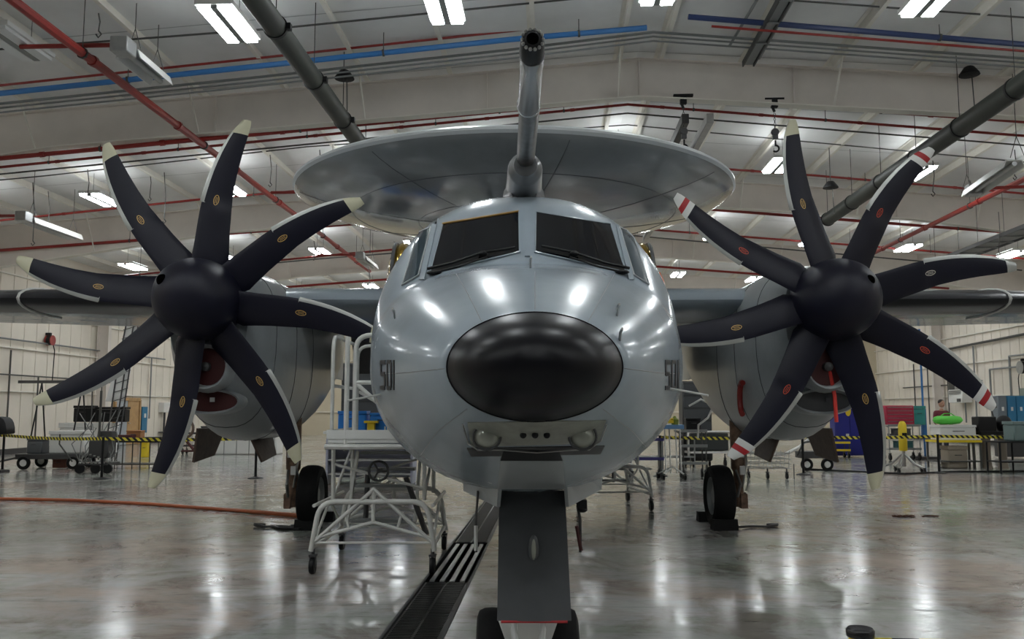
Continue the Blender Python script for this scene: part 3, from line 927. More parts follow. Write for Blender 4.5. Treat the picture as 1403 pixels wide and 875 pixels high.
rad = MB(); rad.loft([sect(y) for y in ys], True, 0)
rad.tube([sect(3.551)[j] * 1.0 for j in list(range(NS)) + [0]], .004, 5, caps=False)
rad.build('radome', RADOME, plane, label='black oval nose radome')
ys2 = [3.55 + .07 * k for k in range(20)] + [4.95, 5.0, 5.05] + [5.12 + .06 * k for k in range(5)] + [5.42, 5.5, 5.56, 5.62, 5.7, 5.8, 5.95, 6.1, 6.25, 6.4, 6.7, 7.1, 7.5, 9, 10.5, 12, 12.7, 13.5, 14.2, 15, 16, 17, 18, 18.8, 19.6, 20.2, 20.6]
fus = MB(); fus.loft([sect(y) for y in ys2], True, 0)
fuso = fus.build('fuselage', GREY, plane, angle=60)
bvh = BVHTree.FromPolygons([v for v in fus.v], fus.f)

def hit(px, py, off=.004):
    d = (AMI.to_3x3() @ (P(px, py, 10) - Vector((0, 0, CAM_H)))).normalized()
    h, n, i, dist = bvh.ray_cast(CAML, d)
    if h is None: return None
    if n.dot(d) > 0: n = -n
    return h + n * off

def patch(corners, off=.006, nu=10, nv=6, mb=None, mi=0, th=.008):
    """skin patch lying on the fuselage: four pixel corners TL, TR, BR, BL (bilinear), thickened inwards"""
    mb = mb or MB()
    (x0, y0), (x1, y1), (x2, y2), (x3, y3) = corners
    g = []; g2 = []
    for j in range(nv + 1):
        v = j / nv
        row = []; row2 = []
        for i in range(nu + 1):
            u = i / nu
            px = (x0 * (1 - u) + x1 * u) * (1 - v) + (x3 * (1 - u) + x2 * u) * v
            py = (y0 * (1 - u) + y1 * u) * (1 - v) + (y3 * (1 - u) + y2 * u) * v
            a = hit(px, py, off); b = hit(px, py, off - th)
            if a is None: a = row[-1] if row else Vector((0, 5, 2)); b = row2[-1] if row2 else a
            row.append(a); row2.append(b)
        g.append(row); g2.append(row2)
    W = nu + 1
    vs = [p for r in g for p in r] + [p for r in g2 for p in r]
    N = W * (nv + 1)
    fs = []
    for j in range(nv):
        for i in range(nu):
            a = j * W + i
            fs.append([a, a + W, a + W + 1, a + 1])
            fs.append([N + a, N + a + 1, N + a + W + 1, N + a + W])
    for i in range(nu):
        fs.append([i, i + 1, N + i + 1, N + i]); a = nv * W + i; fs.append([a, N + a, N + a + 1, a + 1])
    for j in range(nv):
        a = j * W; fs.append([a, N + a, N + a + W, a + W]); a = j * W + nu; fs.append([a, a + W, N + a + W, N + a])
    return mb.add(vs, fs, mi, True)

def line_on(pts, r=.004, off=.003, n=10, mb=None, mi=0, seg=5):
    mb = mb or MB(); out = []
    for a, b in zip(pts, pts[1:]):
        for k in range(n):
            t = k / n
            p = hit(a[0] + (b[0] - a[0]) * t, a[1] + (b[1] - a[1]) * t, off)
            if p: out.append(p)
    p = hit(*pts[-1], off)
    if p: out.append(p)
    if len(out) > 1: mb.tube(out, r, seg, mi)
    return mb

# windshields, side windows
for nm, cs, m1, lab in (
    ('windshield', [(607, 308), (711, 291), (712, 346), (589, 376)], GLASS, 'left windshield pane'),
    ('windshield', [(734, 291), (836, 308), (857, 374), (733, 346)], GLASS, 'right windshield pane'),
    ('side_window', [(574, 319), (591, 312), (574, 378), (552, 391)], SIDEGLASS, 'left side window'),
    ('side_window', [(848, 312), (866, 320), (888, 390), (868, 377)], SIDEGLASS, 'right side window')):
    b_ = patch(cs, .007, 14, 10); o = b_.build(nm, m1, plane, label=lab)
    f_ = line_on(cs + [cs[0]], .006, .006); f_.build('window_frame', GREYLOW if 'side' in nm else GREY, o)
    if 'left wind' in lab:
        a_ = line_on([cs[0], cs[1]], .008, .008); a_.build('amber_seal', AMBER, o)
# greenhouse pillars: raised skin strips
pl = MB()
for cs in ([(595, 300), (601, 300), (582, 384), (575, 384)], [(841, 300), (847, 300), (868, 384), (861, 384)], [(719, 285), (726, 285), (726, 352), (719, 352)]):
    patch(cs, .010, 2, 10, pl)
pl.build('window_pillar', GREY, plane)
# wipers
for pts in ([(588, 374), (622, 366), (662, 352), (706, 345)], [(859, 373), (826, 366), (786, 352), (742, 343)]):
    w = MB(); q = [hit(x, y, .03) for x, y in pts]
    w.tube([p for p in q if p], .009, 6)
    q = [hit(x + (6 if pts[0][0] < 700 else -6), y + 4, .02) for x, y in pts[:3]]
    w.tube([p for p in q if p], .006, 6)
    c = hit(*pts[2], .02); w.ell(c, (.03, .03, .02), 10, 6)
    c = hit(pts[0][0] + (8 if pts[0][0] < 700 else -8), pts[0][1] + 2, .012); w.ell(c, (.045, .03, .014), 10, 6)
    w.build('windshield_wiper', BLACK, plane)
# gold bulged windows behind the cockpit
for s in (-1, 1):
    g = MB(); g.ell((s * .875, 6.45, 2.56), (.125, .30, .28), 20, 12); o = g.build('bubble_window', GOLDGLASS, plane, label='gold tinted bulged side window')
    g = MB(); g.tube([(s * .93, 6.45 + .31 * cos(t), 2.54 + .29 * sin(t)) for t in [2 * pi * k / 20 for k in range(21)]], .014, 6, caps=False); g.build('window_frame', DARKSTEEL, o)
g = MB(); g.tube([PA(902, 373, 6.2), PA(906, 386, 6.2), PA(908, 399, 6.2)], [.012, .022, .026], 8); g.build('warning_streamer', mat('flag_orange', (.65, .10, .03), .6), plane)
# panel seams on the nose
sl_ = MB()
for pts in ([(733, 430), (733, 372)], [(660, 440), (640, 400), (625, 375)], [(806, 440), (828, 400), (842, 375)],
            [(614, 504), (560, 510), (526, 512)], [(853, 504), (900, 510), (926, 512)],
            [(640, 560), (600, 590), (575, 625)], [(826, 560), (868, 592), (890, 618)]):
    line_on(pts, .0018, .0005, 8, sl_, 0, 4)
sl_.build('panel_seam', mat('seam_grey', (.20, .21, .22), .5), plane)
# small probes and rivet heads round the nose
for x, y in ((727, 366), (845, 432), (541, 436), (849, 466)):
    p = hit(x, y, 0)
    if p: pr = MB(); pr.tube([p, p + Vector((0, -.03, .03)), p + Vector((0, -.09, .04))], .006, 6); pr.build('sensor_probe', STEEL, plane)
for sx, ln in ((-1, [(514, 540), (490, 542)]), (1, [(926, 532), (951, 540)])):
    p = hit(ln[0][0] + (8 if sx < 0 else -8), ln[0][1], 0)
    if p:
        a_ = MB(); a_.tube([p, p + Vector((sx * .05, -.02, -.01)), p + Vector((sx * .16, -.10, -.035))], .006, 6); a_.build('pitot_probe', WHITEP, plane)

# landing light housing below the radome
hs = patch([(641, 578), (830, 575), (820, 606), (646, 611)], .004, 24, 6)
ho = hs.build('landing_light_housing', HOUSING, plane)
rim = line_on([(636, 578), (643, 604), (656, 613), (690, 613), (735, 616), (780, 613), (806, 612), (822, 600), (829, 578)], .0035, .012, 5)
rim.build('housing_rim', STEEL, ho)
for cx, r in ((668, 19), (797, 19)):
    p = hit(cx, 595, .010)
    b_ = MB(); b_.ell(p, (.052, .035, .048), 18, 10); b_.tube([p + Vector((.058 * cos(t), -.012, .054 * sin(t))) for t in [2 * pi * k / 24 for k in range(25)]], .006, 6, 1, caps=False); o = b_.build('landing_light', [LENS, DARKSTEEL], ho)
for cx in (717, 733, 749):
    p = hit(cx, 593, .010)
    b_ = MB(); b_.ell(p, (.014, .008, .014), 12, 6); b_.build('vent_hole', BLACK, ho)
b_ = patch([(640, 613), (828, 610), (822, 621), (646, 624)], .005, 20, 2); b_.build('housing_lip', DARKSTEEL, plane)
b_ = patch([(690, 616), (766, 616), (770, 628), (686, 628)], .010, 8, 3); b_.build('recess_shade', BLACK, plane)  # shade of the recessed strip painted as a black patch on the skin
b_ = patch([(686, 629), (771, 629), (774, 668), (682, 668)], .008, 10, 6); b_.build('nose_panel', GREYLOW, plane)

# number 501 on both sides of the nose
STROKES = {'5': [(0, .85, 1, 1), (0, .48, .26, .86), (.2, .46, .85, .60), (.74, .12, 1, .54), (0, 0, .86, .14)],
           '0': [(0, .08, .26, .92), (.74, .08, 1, .92), (.1, .87, .9, 1), (.1, 0, .9, .13)],
           '1': [(.2, 0, .9, 1)]}
for sd in (-1, 1):
    xa, xb = (521.5, 541.0) if sd < 0 else (911.0, 930.0)
    for ch, ua, ub in (('5', 0, .36), ('0', .44, .80), ('1', .87, 1.0)):
        mb = MB()
        for x0, z0, x1, z1 in STROKES[ch]:
            p0 = xa + (xb - xa) * (ua + (ub - ua) * x0); p1 = xa + (xb - xa) * (ua + (ub - ua) * x1)
            q0, q1 = 534 - 41 * z0, 534 - 41 * z1
            patch([(p0, q1), (p1, q1), (p1, q0), (p0, q0)], .0035, 4, 5, mb, 0, .003)
        mb.build('number_marking', TEXTB, plane, label='black painted digit ' + ch)

# refuelling probe above the cockpit
g = MB(); px0 = .005
g.lathe([(.135, 6.6), (.13, 6.1), (.12, 5.85), (.115, 5.62), (.108, 5.58), (.085, 5.55), (.075, 5.50)], (px0, 0, 3.17), (0, 1, 0), 24)
g.lathe([(.150, 7.4), (.150, 6.1), (.09, 5.9)], (px0, 0, 3.10), (0, 1, 0), 20)
po = g.build('refuelling_probe', mat('probe_housing_grey', (.15, .155, .16), .3, .3), plane)
g = MB(); g.lathe([(.058, 5.60), (.056, 4.55)], (px0 + .002, 0, 3.215), (0, 1, 0), 20); g.build('probe_tube', mat('probe_dull_metal', (.13, .13, .13), .28, .7, var=.3, scale=18), po)
g = MB(); g.lathe([(.060, 4.56), (.064, 4.54), (.064, 4.50), (.057, 4.48), (.055, 3.98), (.058, 3.96), (.058, 3.86)], (px0 - .003, 0, 3.218), (0, 1, 0), 20); g.build('probe_sleeve', mat('probe_light_metal', (.42, .43, .44), .25, .6), po)
g = MB(); g.lathe([(.054, 3.87), (.058, 3.84), (.055, 3.74), (.045, 3.70), (.028, 3.69), (.026, 3.75)], (px0 - .006, 0, 3.22), (0, 1, 0), 20)
for k in range(14):
    a = 2 * pi * k / 14
    g.ell((px0 - .006 + .046 * cos(a), 3.70, 3.22 + .046 * sin(a)), (.009, .010, .009), 6, 4, mi=1)
g.build('probe_nozzle', [BLACK, STEEL], po)
g = MB(); g.tube([(px0 + .01, 5.64, 3.085), (px0 + .012, 5.57, 3.12)], .012, 6); g.build('red_clip', MAROON, po)

# wing ---------------------------------------------------------------------------------
def airfoil(le, chord, zc, th, x, tilt=.03):
    """points round a section: leading edge first over the top and back under"""
    N = 14; pts = []
    us = [(1 - cos(pi * k / N)) / 2 for k in range(N + 1)]
    def yt(u): return 5 * th * (.2969 * sqrt(u) - .126 * u - .3516 * u * u + .2843 * u ** 3 - .1015 * u ** 4) * chord
    for u in us: pts.append((u, zc + yt(u) * 1.0 + .02 * chord * sin(pi * u)))
    for u in us[::-1][1:-1]: pts.append((u, zc - yt(u) * .9 + .02 * chord * sin(pi * u)))
    return [Vector((x, le + u * chord, z - tilt * u * chord)) for u, z in pts]
wg_t = [(0, 11.15, 4.0, 3.00, .125), (3.4, 11.15, 3.75, 3.02, .125), (6.2, 11.22, 2.9, 3.04, .125), (12.3, 11.9, 1.4, 3.10, .11)]
for s in (-1, 1):
    xs = [0, 1, 2, 2.8, 3.46, 4.1, 5, 6.0, 6.35, 6.5, 7.2, 8.4, 9.6, 11, 12.1, 12.3]
    rings = []
    for x in xs:
        le, ch, zc, th = lerp_tab(wg_t, x)
        if x == 12.3: ch *= .96; th *= .3; le += .05
        rings.append(airfoil(le, ch, zc, th, s * x))
    w = MB()
    n = len(rings[0])
    w.loft(rings, True, 0, True, mifun=lambda i, j: 1 if (j < 4 or j >= n - 4) and i >= 5 else 0)
    o = w.build('wing', [GREY, BOOT], plane)
    le, ch, zc, th = lerp_tab(wg_t, 6.42)
    rg = airfoil(le - .012, ch + .02, zc, th * 1.05, s * 6.42)
    f_ = MB(); f_.tube(rg[-6:] + rg[:7], .018, 6); f_.build('fold_joint', WHITEP, o)

# nacelles -------------------------------------------------------------------------------
NX = 3.455
def nacelle(s):
    tab = [(9.78, .44, 2.72, 3.20, 1.98), (9.95, .49, 2.66, 3.25, 1.74), (10.2, .53, 2.6, 3.29, 1.56), (10.6, .585, 2.5, 3.32, 1.36), (11.2, .625, 2.42, 3.36, 1.22),
           (12.3, .64, 2.4, 3.36, 1.22), (13.3, .62, 2.45, 3.3, 1.36), (14.6, .54, 2.6, 3.2, 1.75), (16.2, .33, 2.8, 3.05, 2.35), (17.4, .06, 2.85, 2.9, 2.8)]
    rings = []
    y = 9.78
    while y < 17.41:
        w, zm, zt, zb = smooth_tab(tab, y)
        r = []
        for j in range(40):
            t = 2 * pi * j / 40; c, q = cos(t), sin(t)
            n_ = 2.5
            r.append(Vector((s * NX + w * abs(c) ** (2 / n_) * (1 if c >= 0 else -1), y, zm + ((zt - zm) if q >= 0 else (zm - zb)) * abs(q) ** (2 / n_) * (1 if q >= 0 else -1))))
        rings.append(r); y += .17 if y < 11 else .4
    m_ = MB(); m_.loft(rings, True)
    o = m_.build('engine_nacelle', GREYLOW, plane)
    # cowl seams
    sm_ = MB()
    for y in (10.5, 11.3, 12.2):
        w, zm, zt, zb = smooth_tab(tab, y)
        sm_.tube([Vector((s * NX + (w + .001) * abs(cos(t)) ** .8 * (1 if cos(t) >= 0 else -1), y, zm + ((zt - zm) if sin(t) >= 0 else (zm - zb)) * abs(sin(t)) ** .8 * (1 if sin(t) >= 0 else -1))) for t in [2 * pi * k / 40 for k in range(41)]], .005, 4, caps=False)
    sm_.build('cowl_seam', DOORGREY, o)
    # engine intake: lip ring with plug
    c = (s * (NX - .02), 9.66, 2.08)
    l_ = MB(); l_.lathe([(.205, .30), (.27, .3), (.29, .12), (.27, .02), (.245, -.03), (.222, -.01), (.205, .08)], c, (0, 1, 0), 28, caps=False)
    l_.build('intake_lip', GREYLOW, o)
    l_ = MB(); l_.lathe([(.21, .12), (.205, .06), (.02, .055)], c, (0, 1, 0), 28); l_.lathe([(.05, .055), (.05, -.02), (.01, -.04)], c, (0, 1, 0), 12, mi=1); l_.build('intake_plug', [MAROON, DARKSTEEL], o)
    # oil cooler intake lower down
    c = Vector((s * NX, 9.86, 1.70))
    l_ = MB()
    l_.loft([[c + Vector((a * cos(t), dy, b * sin(t))) for t in [2 * pi * k / 28 for k in range(28)]] for a, b, dy in ((.30, .115, .25), (.36, .155, .28), (.37, .16, .05), (.345, .14, -.01), (.315, .115, .03))], False)
    l_.build('cooler_lip', GREYLOW, o)
    l_ = MB(); l_.loft([[c + Vector((a * cos(t), dy, b * sin(t))) for t in [2 * pi * k / 28 for k in range(28)]] for a, b, dy in ((.31, .115, .12), (.31, .115, .04), (.01, .005, .035))], True)
    l_.box(c + Vector((.04, .01, .02)), (.05, .02, .05), mi=1)
    l_.build('cooler_mouth_fill', [MAROON if s < 0 else DOORGREY, WHITE if s < 0 else DOORGREY], o)  # maroon plug at left; open intake's dark inside painted grey at right
    if s > 0:
        l_ = MB(); q = PA(1136, 506, 9.75); e = PA(1146, 578, 9.7)
        l_.tube([q, q.lerp(e, .5) + Vector((.02, 0, 0)), e], .022, 6); l_.build('plug_streamer', REDBRIGHT, o)
        l_ = MB(); q = Vector((s * NX - .62, 11.0, 1.75))
        l_.tube(arc(q, .2, pi * .4, pi * 1.45, 10, (0, -.6, .0), (0, 0, 1)), .035, 8); l_.build('red_marking_hoop', REDP, o)
    return o
nac = {s: nacelle(s) for s in (-1, 1)}

# propellers -----------------------------------------------------------------------------
PYB = 9.57; PR = 1 / 125.0
BLE = [(50, 21), (62, 22), (80, 23), (100, 24.5), (120, 25.8), (134, 26), (135, 28.5), (150, 27.6), (165, 26.2), (180, 24.2), (194, 21.6), (208, 18.4), (220, 14.8), (230, 11.6), (239, 8.0), (247, 3.8), (254, -.5), (260, -4.5)]
BTE = [(50, -21), (62, -24), (80, -20.5), (100, -17.3), (120, -15), (134, -13.2), (135, -13.2), (150, -11.4), (165, -11.2), (180, -11.2), (194, -11.8), (208, -12.6), (220, -13.6), (230, -14.6), (239, -15.4), (247, -16), (254, -16.2), (260, -15.6)]
def blade_mesh(kind):
    mb = MB()
    rings = []
    for (s0, tl), (_, tt) in zip(BLE, BTE):
        r = s0 * PR; beta = radians(26 - 20 * min(1, (s0 - 50) / 190))
        mid = (tl + tt) / 2 * PR; h = (tl - tt) / 2 * PR
        th = max(.006, .05 * (1 - (s0 - 50) / 190) ** 1.3 if s0 < 240 else .006) + .012
        ring = []
        for k in range(16):
            t = 2 * pi * k / 16
            u = cos(t)             # +1 leading edge
            x = mid + h * u
            dz = th * .5 * sin(t) * (1 - .25 * abs(u))
            camber = -.012 * (1 - u * u)
            # local frame: X tangential towards the leading edge, Y along the axis aft, Z radial
            xx = x * cos(beta) - (dz + camber) * sin(beta) * 0
            yy_ = dz + camber - h * u * sin(beta) * .9
            ring.append(Vector((x, yy_, r)))
        rings.append(ring)
    nr = len(rings)
    def mf(i, j):
        s0 = (BLE[i][0] + BLE[i + 1][0]) / 2
        le = j in (15, 0, 14, 1)
        if kind == 'striped' and s0 > 228:
            return 4 if s0 < 236 else (3 if s0 < 248 else 4)
        if kind == 'cream' and s0 > 236: return 2 if not (j in (15, 0)) else 1
        if kind == 'plain' and s0 > 243: return 1
        if le and s0 > 134: return 1
        return 0
    mb.loft(rings, True, 0, True, mifun=mf)
    # oval decal on the forward face
    def face_pt(s0, x):
        a = lerp_tab(BLE, s0)[0]; b = lerp_tab(BTE, s0)[0]
        beta = radians(26 - 20 * min(1, (s0 - 50) / 190))
        mid = (a + b) / 2; h = (a - b) / 2
        u = (x - mid) / h
        th = max(.006, .05 * (1 - (s0 - 50) / 190) ** 1.3) + .012
        y = -th * .5 * sqrt(max(0, 1 - u * u)) * (1 - .25 * abs(u)) - .012 * (1 - u * u) - h * PR * u * sin(beta) * .9
        return Vector((x * PR, y - .0035, s0 * PR))
    cs, ct, a, b = 140, 7, 7.5, 3.6
    mi = {'cream': 5, 'striped': 6, 'plain': 7}[kind]
    n = 20
    ov = [face_pt(cs + a * cos(2 * pi * k / n), ct + b * sin(2 * pi * k / n)) for k in range(n)]
    iv = [face_pt(cs + (a - .9) * cos(2 * pi * k / n), ct + (b - .9) * sin(2 * pi * k / n)) for k in range(n)]
    mb.add(ov + iv, [[k, (k + 1) % n, n + (k + 1) % n, n + k] for k in range(n)], mi, False)
    for dx in (-.9, .9):
        q = [face_pt(cs - 4.5, ct + dx - .3), face_pt(cs - 4.5, ct + dx + .3), face_pt(cs + 4.5, ct + dx + .3), face_pt(cs + 4.5, ct + dx - .3)]
        mb.add(q, [[0, 1, 2, 3]], mi, False)
    return mb
BM = [NAVY, NICKEL, CREAM, TIPRED, TIPWHITE, DECAL, DECALR, DECALW]
bm_obj = {}
def propeller(s, ref, kinds, yaw):
    hub = Vector((s * (NX), PYB, 2.815))
    # correct the hub to where the photograph shows it
    tgt = PA(275.5 if s < 0 else 1142.0, 411.2, PYB)
    hub = Vector((tgt.x, PYB, tgt.z))
    e = bpy.data.objects.new('propeller', None); COL.objects.link(e); e.parent = plane; e.location = hub
    sp = MB()
    sp.lathe([(.005, -.655), (.09, -.648), (.18, -.615), (.27, -.555), (.345, -.47), (.40, -.36), (.432, -.23), (.445, -.10), (.447, .06), (.44, .16), (.42, .2)], (0, 0, 0), (0, 1, 0), 40)
    o = sp.build('spinner', SPIN, e)
    hx = -.21 if s < 0 else .18
    hb = MB(); hb.ell((hx, -.545, .14), (.064, .045, .064), 18, 10)
    hb.build('spinner_hole', mat('hole_black', (.001, .001, .001), .9, spec=0), e)
    for k, kd in enumerate(kinds):
        a = ref + k * 45
        if kd not in bm_obj:
            bo = blade_mesh(kd).build('blade', BM, e); bm_obj[kd] = bo
        else:
            bo = bm_obj[kd].copy(); COL.objects.link(bo); bo.parent = e
        # rotate Z-radial frame: blade axis at math angle a seen from the front
        bo.rotation_euler = (0, radians(90 - a), 0)
        if kd == 'striped': bo['label'] = 'blade with red and white tip'
        if kd == 'cream': bo['label'] = 'blade with cream tip'
        if kd == 'plain': bo['label'] = 'blade with plain grey tip'
        # cuff where the blade enters the spinner
    rr = MB(); rr.lathe([(.40, .18), (.42, .2), (.43, .24), (.40, .3)], (0, 0, 0), (0, 1, 0), 32); rr.build('rear_ring', DARKSTEEL, e)
    return e
# the leading edge lies anticlockwise of the blade axis seen from the front: local +X must point left for an upright blade
for kd in ('cream', 'striped', 'plain'):
    pass
propeller(-1, -10.3, ['cream'] * 8, 0)
propeller(1, 12.8, ['plain', 'striped', 'cream', 'striped', 'cream', 'striped', 'cream', 'striped'], 0)
for bo in bm_obj.values():
    for v in bo.data.vertices: v.co.x = -v.co.x
    bo.data.flip_normals()

# rotodome -------------------------------------------------------------------------------
DYC, DZ = 14.6, 5.16
dm = MB()
prof = [(.02, -.50), (.5, -.495), (1.0, -.475), (1.6, -.43), (2.2, -.36), (2.7, -.275), (3.1, -.19), (3.4, -.105), (3.54, -.05), (3.62, .0), (3.655, .04), (3.65, .075), (3.58, .12), (3.3, .19), (2.8, .27), (2, .34), (1, .385), (.02, .4)]
dm.lathe(prof, (0.0, DYC, DZ), (0, 0, 1), 96)
n_ = 96
for i, f in enumerate(dm.f):
    zc = sum(dm.v[k].z for k in f) / len(f) - DZ
    rr_ = sum(sqrt(dm.v[k].x ** 2 + (dm.v[k].y - DYC) ** 2) for k in f) / len(f)
    if rr_ > 3.6 and zc > .015: dm.m[i] = 1  # rim highlight put into the colour as a lighter band
do = dm.build('rotodome', [DOME, DOMERIM], plane)
se = MB()
for k in range(8):
    a = 2 * pi * k / 8 + .2
    se.tube([Vector((r * cos(a), DYC + r * sin(a), DZ + z - .001)) for r, z in prof[2:9]], .005, 4)
for r, z in (prof[3], prof[5]):
    se.tube([Vector((r * cos(2 * pi * k / 64), DYC + r * sin(2 * pi * k / 64), DZ + z - .001)) for k in range(65)], .005, 4, caps=False)
se.build('panel_seam', DOORGREY, do)
py_ = MB()
for y0, y1, z0, z1, w0, w1 in ((13.0, 16.0, 3.1, 4.75, .22, .3),):
    rings = []
    for t in (0, .33, .66, 1):
        z = z0 + (z1 - z0) * t; w = w0 + (w1 - w0) * t
        rings.append([Vector((w * sin(2 * pi * k / 24), (y0 + y1) / 2 + (y1 - y0) * .5 * (1 - .25 * t) * -cos(2 * pi * k / 24), z)) for k in range(24)])
    py_.loft(rings)
for s in (-1, 1):
    py_.tube([(s * .9, 12.6, 3.0), (s * .25, 13.6, 4.75)], .045, 8); py_.tube([(s * .85, 16.2, 3.0), (s * .25, 15.4, 4.75)], .045, 8)
py_.build('dome_pylon', GREYLOW, plane)

# tail -----------------------------------------------------------------------------------
tl = MB()
for s in (-1, 1):
    tl.loft([airfoil(18.7, 2.2, 2.95, .10, s * .1), airfoil(19.1, 1.5, 3.65, .10, s * 3.95)], True)
tl.build('tailplane', GREYLOW, plane)
for x, z0, z1 in ((-3.95, 2.3, 3.85), (-1.9, 3.2, 3.9), (1.9, 3.2, 3.9), (3.95, 2.3, 3.85)):
    f_ = MB()
    def fin(z, le, ch):
        r = airfoil(le, ch, 0, .09, 0, 0)
        return [Vector((x + p.z, p.y, z)) for p in r]
    f_.loft([fin(z0, 19.3, 1.2), fin(3.4, 18.9, 1.7), fin(z1, 19.4, 1.2)], True)
    f_.build('tail_fin', GREYLOW, plane)

# lowered flaps behind the wing roots
for s in (-1, 1):
    f_ = MB(); f_.loft([airfoil(0, .95, 0, .12, s * x) for x in (1.15, 2.8)], True)
    M_ = Matrix.Translation((0, 15.05, 2.86)) @ Matrix.Rotation(radians(-38), 4, 'X')
    f_.v = [M_ @ v for v in f_.v]
    f_.build('flap', DOORGREY, plane)
# landing gear ---------------------------------------------------------------------------
def wheel(mb_t, mb_h, c, r, w, hub=.52):
    c = Vector(c); h = w / 2
    mb_t.lathe([(r * .60, -h * .75), (r * .80, -h), (r * .93, -h * .86), (r * .985, -h * .5), (r, 0), (r * .985, h * .5), (r * .93, h * .86), (r * .80, h), (r * .60, h * .75)], c, (1, 0, 0), 32, caps=False)
    mb_h.lathe([(r * .05, -h * .55), (r * .25, -h * .6), (r * .3, -h * .4), (r * .52, -h * .35), (r * .6, -h * .78), (r * .62, -h * .7), (r * .62, h * .7), (r * .6, h * .78), (r * .52, h * .35), (r * .3, h * .4), (r * .25, h * .6), (r * .05, h * .55)], c, (1, 0, 0), 24)
# nose gear
ng = bpy.data.objects.new('nose_gear', None); COL.objects.link(ng); ng.parent = plane; ng.location = (0, 5.0, 0)
for s in (-1, 1):
    a, b = MB(), MB(); wheel(a, b, (s * .195, 0, .255), .255, .165)
    o = a.build('tire', RUBBER, ng); b.build('wheel_hub', WHITE, ng)
a = MB(); a.cyl((-.2, 0, .255), (.2, 0, .255), .035, 12); a.lathe([(.055, .2), (.06, .5), (.075, .55), (.075, 1.5)], (0, 0, 0), (0, .06, 1), 16)
a.tube([(0, .1, 1.3), (.0, .9, 1.35)], .035, 8)
for s in (-1, 1): a.tube([(s * .07, -.12, .62), (s * .05, -.16, .40), (s * .045, -.2, .3)], .022, 8)
a.build('strut', WHITEP, ng)
a = MB()
for s in (-1, 1):
    a.box((s * .105, -.22, .44), (.06, .04, .16), Matrix.Rotation(s * .35, 4, 'Y')); a.tube([(s * .085, -.2, .5), (s * .05, -.35, .30), (s * .04, -.55, .2)], .018, 8)
a.box((0, -.24, .42), (.12, .05, .14)); a.box((0, -.5, .19), (.14, .16, .04))
a.build('launch_bar', WHITE, ng)
# fairing plate in front
tl_, tr_, bl_, br_ = PA(684, 672, 4.93), PA(774, 672, 4.93), PA(681, 850, 4.52), PA(783, 850, 4.52)
for q in (tl_, tr_, bl_, br_): q.y -= 5.0
nd = MB(); n1, n2 = 6, 8
def plate_curved(a, b, c, d, bulge, th, nu, nv, mb):
    N = (nu + 1) * (nv + 1); fr = []; bk = []
    for j in range(nv + 1):
        for i in range(nu + 1):
            u, v = i / nu, j / nv
            p = (a.lerp(b, u)).lerp(d.lerp(c, u), v)
            p = p + Vector((0, -bulge * sin(pi * u), 0)); fr.append(p); bk.append(p + Vector((0, th, 0)))
    fs = []; W = nu + 1
    for j in range(nv):
        for i in range(nu):
            k = j * W + i
            fs += [[k, k + W, k + W + 1, k + 1], [N + k, N + k + 1, N + k + W + 1, N + k + W]]
    for i in range(nu): fs += [[i, i + 1, N + i + 1, N + i], [nv * W + i, N + nv * W + i, N + nv * W + i + 1, nv * W + i + 1]]
    for j in range(nv): fs += [[j * W, N + j * W, N + j * W + W, j * W + W], [j * W + nu, j * W + W + nu, N + j * W + W + nu, N + j * W + nu]]
    mb.add(fr + bk, fs, 0, True)
plate_curved(tl_, tr_, br_, bl_, .012, .03, n1, n2, nd)
nd.build('strut_fairing', DOORGREY, ng, label='flat dark fairing plate')
a = MB(); e0, e1 = bl_ + Vector((.02, -.004, -.004)), br_ + Vector((-.02, -.004, -.004)); a.tube([e0, e1], .007, 6); a.build('red_edge', TIPRED, ng)
a = MB(); a.lathe([(.03, -.035), (.05, -.02), (.055, .02)], (tl_ + br_) * .5 + Vector((0, -.03, .02)), (0, 1, .1), 18); a.lathe([(.002, -.05), (.018, -.047), (.03, -.035)], (tl_ + br_) * .5 + Vector((0, -.03, .02)), (0, 1, .1), 18, mi=1)
q = (tl_ + br_) * .5
a2 = MB(); a2.ell(q + Vector((0, -.022, .02)), (.028, .02, .075), 16, 10); a2.ell(q + Vector((0, -.036, .02)), (.013, .012, .055), 12, 8, mi=1)
a2.build('taxi_light', [DOORGREY, LENS], ng)
a = MB()
for x in (-.085, .1):
    a.box((x, tl_.y - .01, tl_.z + .015), (.03, .03, .02))
a.build('hinge', STEEL, ng)
# nose gear doors
for s, pts in ((-1, [(689, 628, 4.75), (683, 694, 4.85), (637, 672, 5.4), (636, 640, 5.3)]), (1, [(772, 628, 4.75), (777, 694, 4.85), (822, 670, 5.4), (824, 640, 5.3)])):
    d_ = MB(); poly = [PA(*p) for p in pts]
    d_.plate(poly, .02)
    d_.build('gear_door', GREYLOW, plane)
    r_ = MB(); r_.tube([PA(655 if s < 0 else 788, 672, 5.1), PA(652 if s < 0 else 795, 712, 5.1), PA(652 if s < 0 else 795, 756, 5.1)], [.008, .008, .010], 6)
    o_ = r_.build('door_pin', DARKSTEEL, plane)
    r_ = MB(); r_.tube([PA(652 if s < 0 else 790, 720, 5.08), PA(652 if s < 0 else 796, 754, 5.08)], .012, 6, mi=0); r_.build('pin_sleeve', WHITE if s < 0 else MAROON, o_)
if True:
    r_ = MB(); q = PA(798, 690, 5.1); r_.box(q, (.05, .05, .05)); r_.ell(q + Vector((0, 0, -.03)), (.03, .03, .02), 10, 6); r_.build('door_hinge', BLACK, plane)

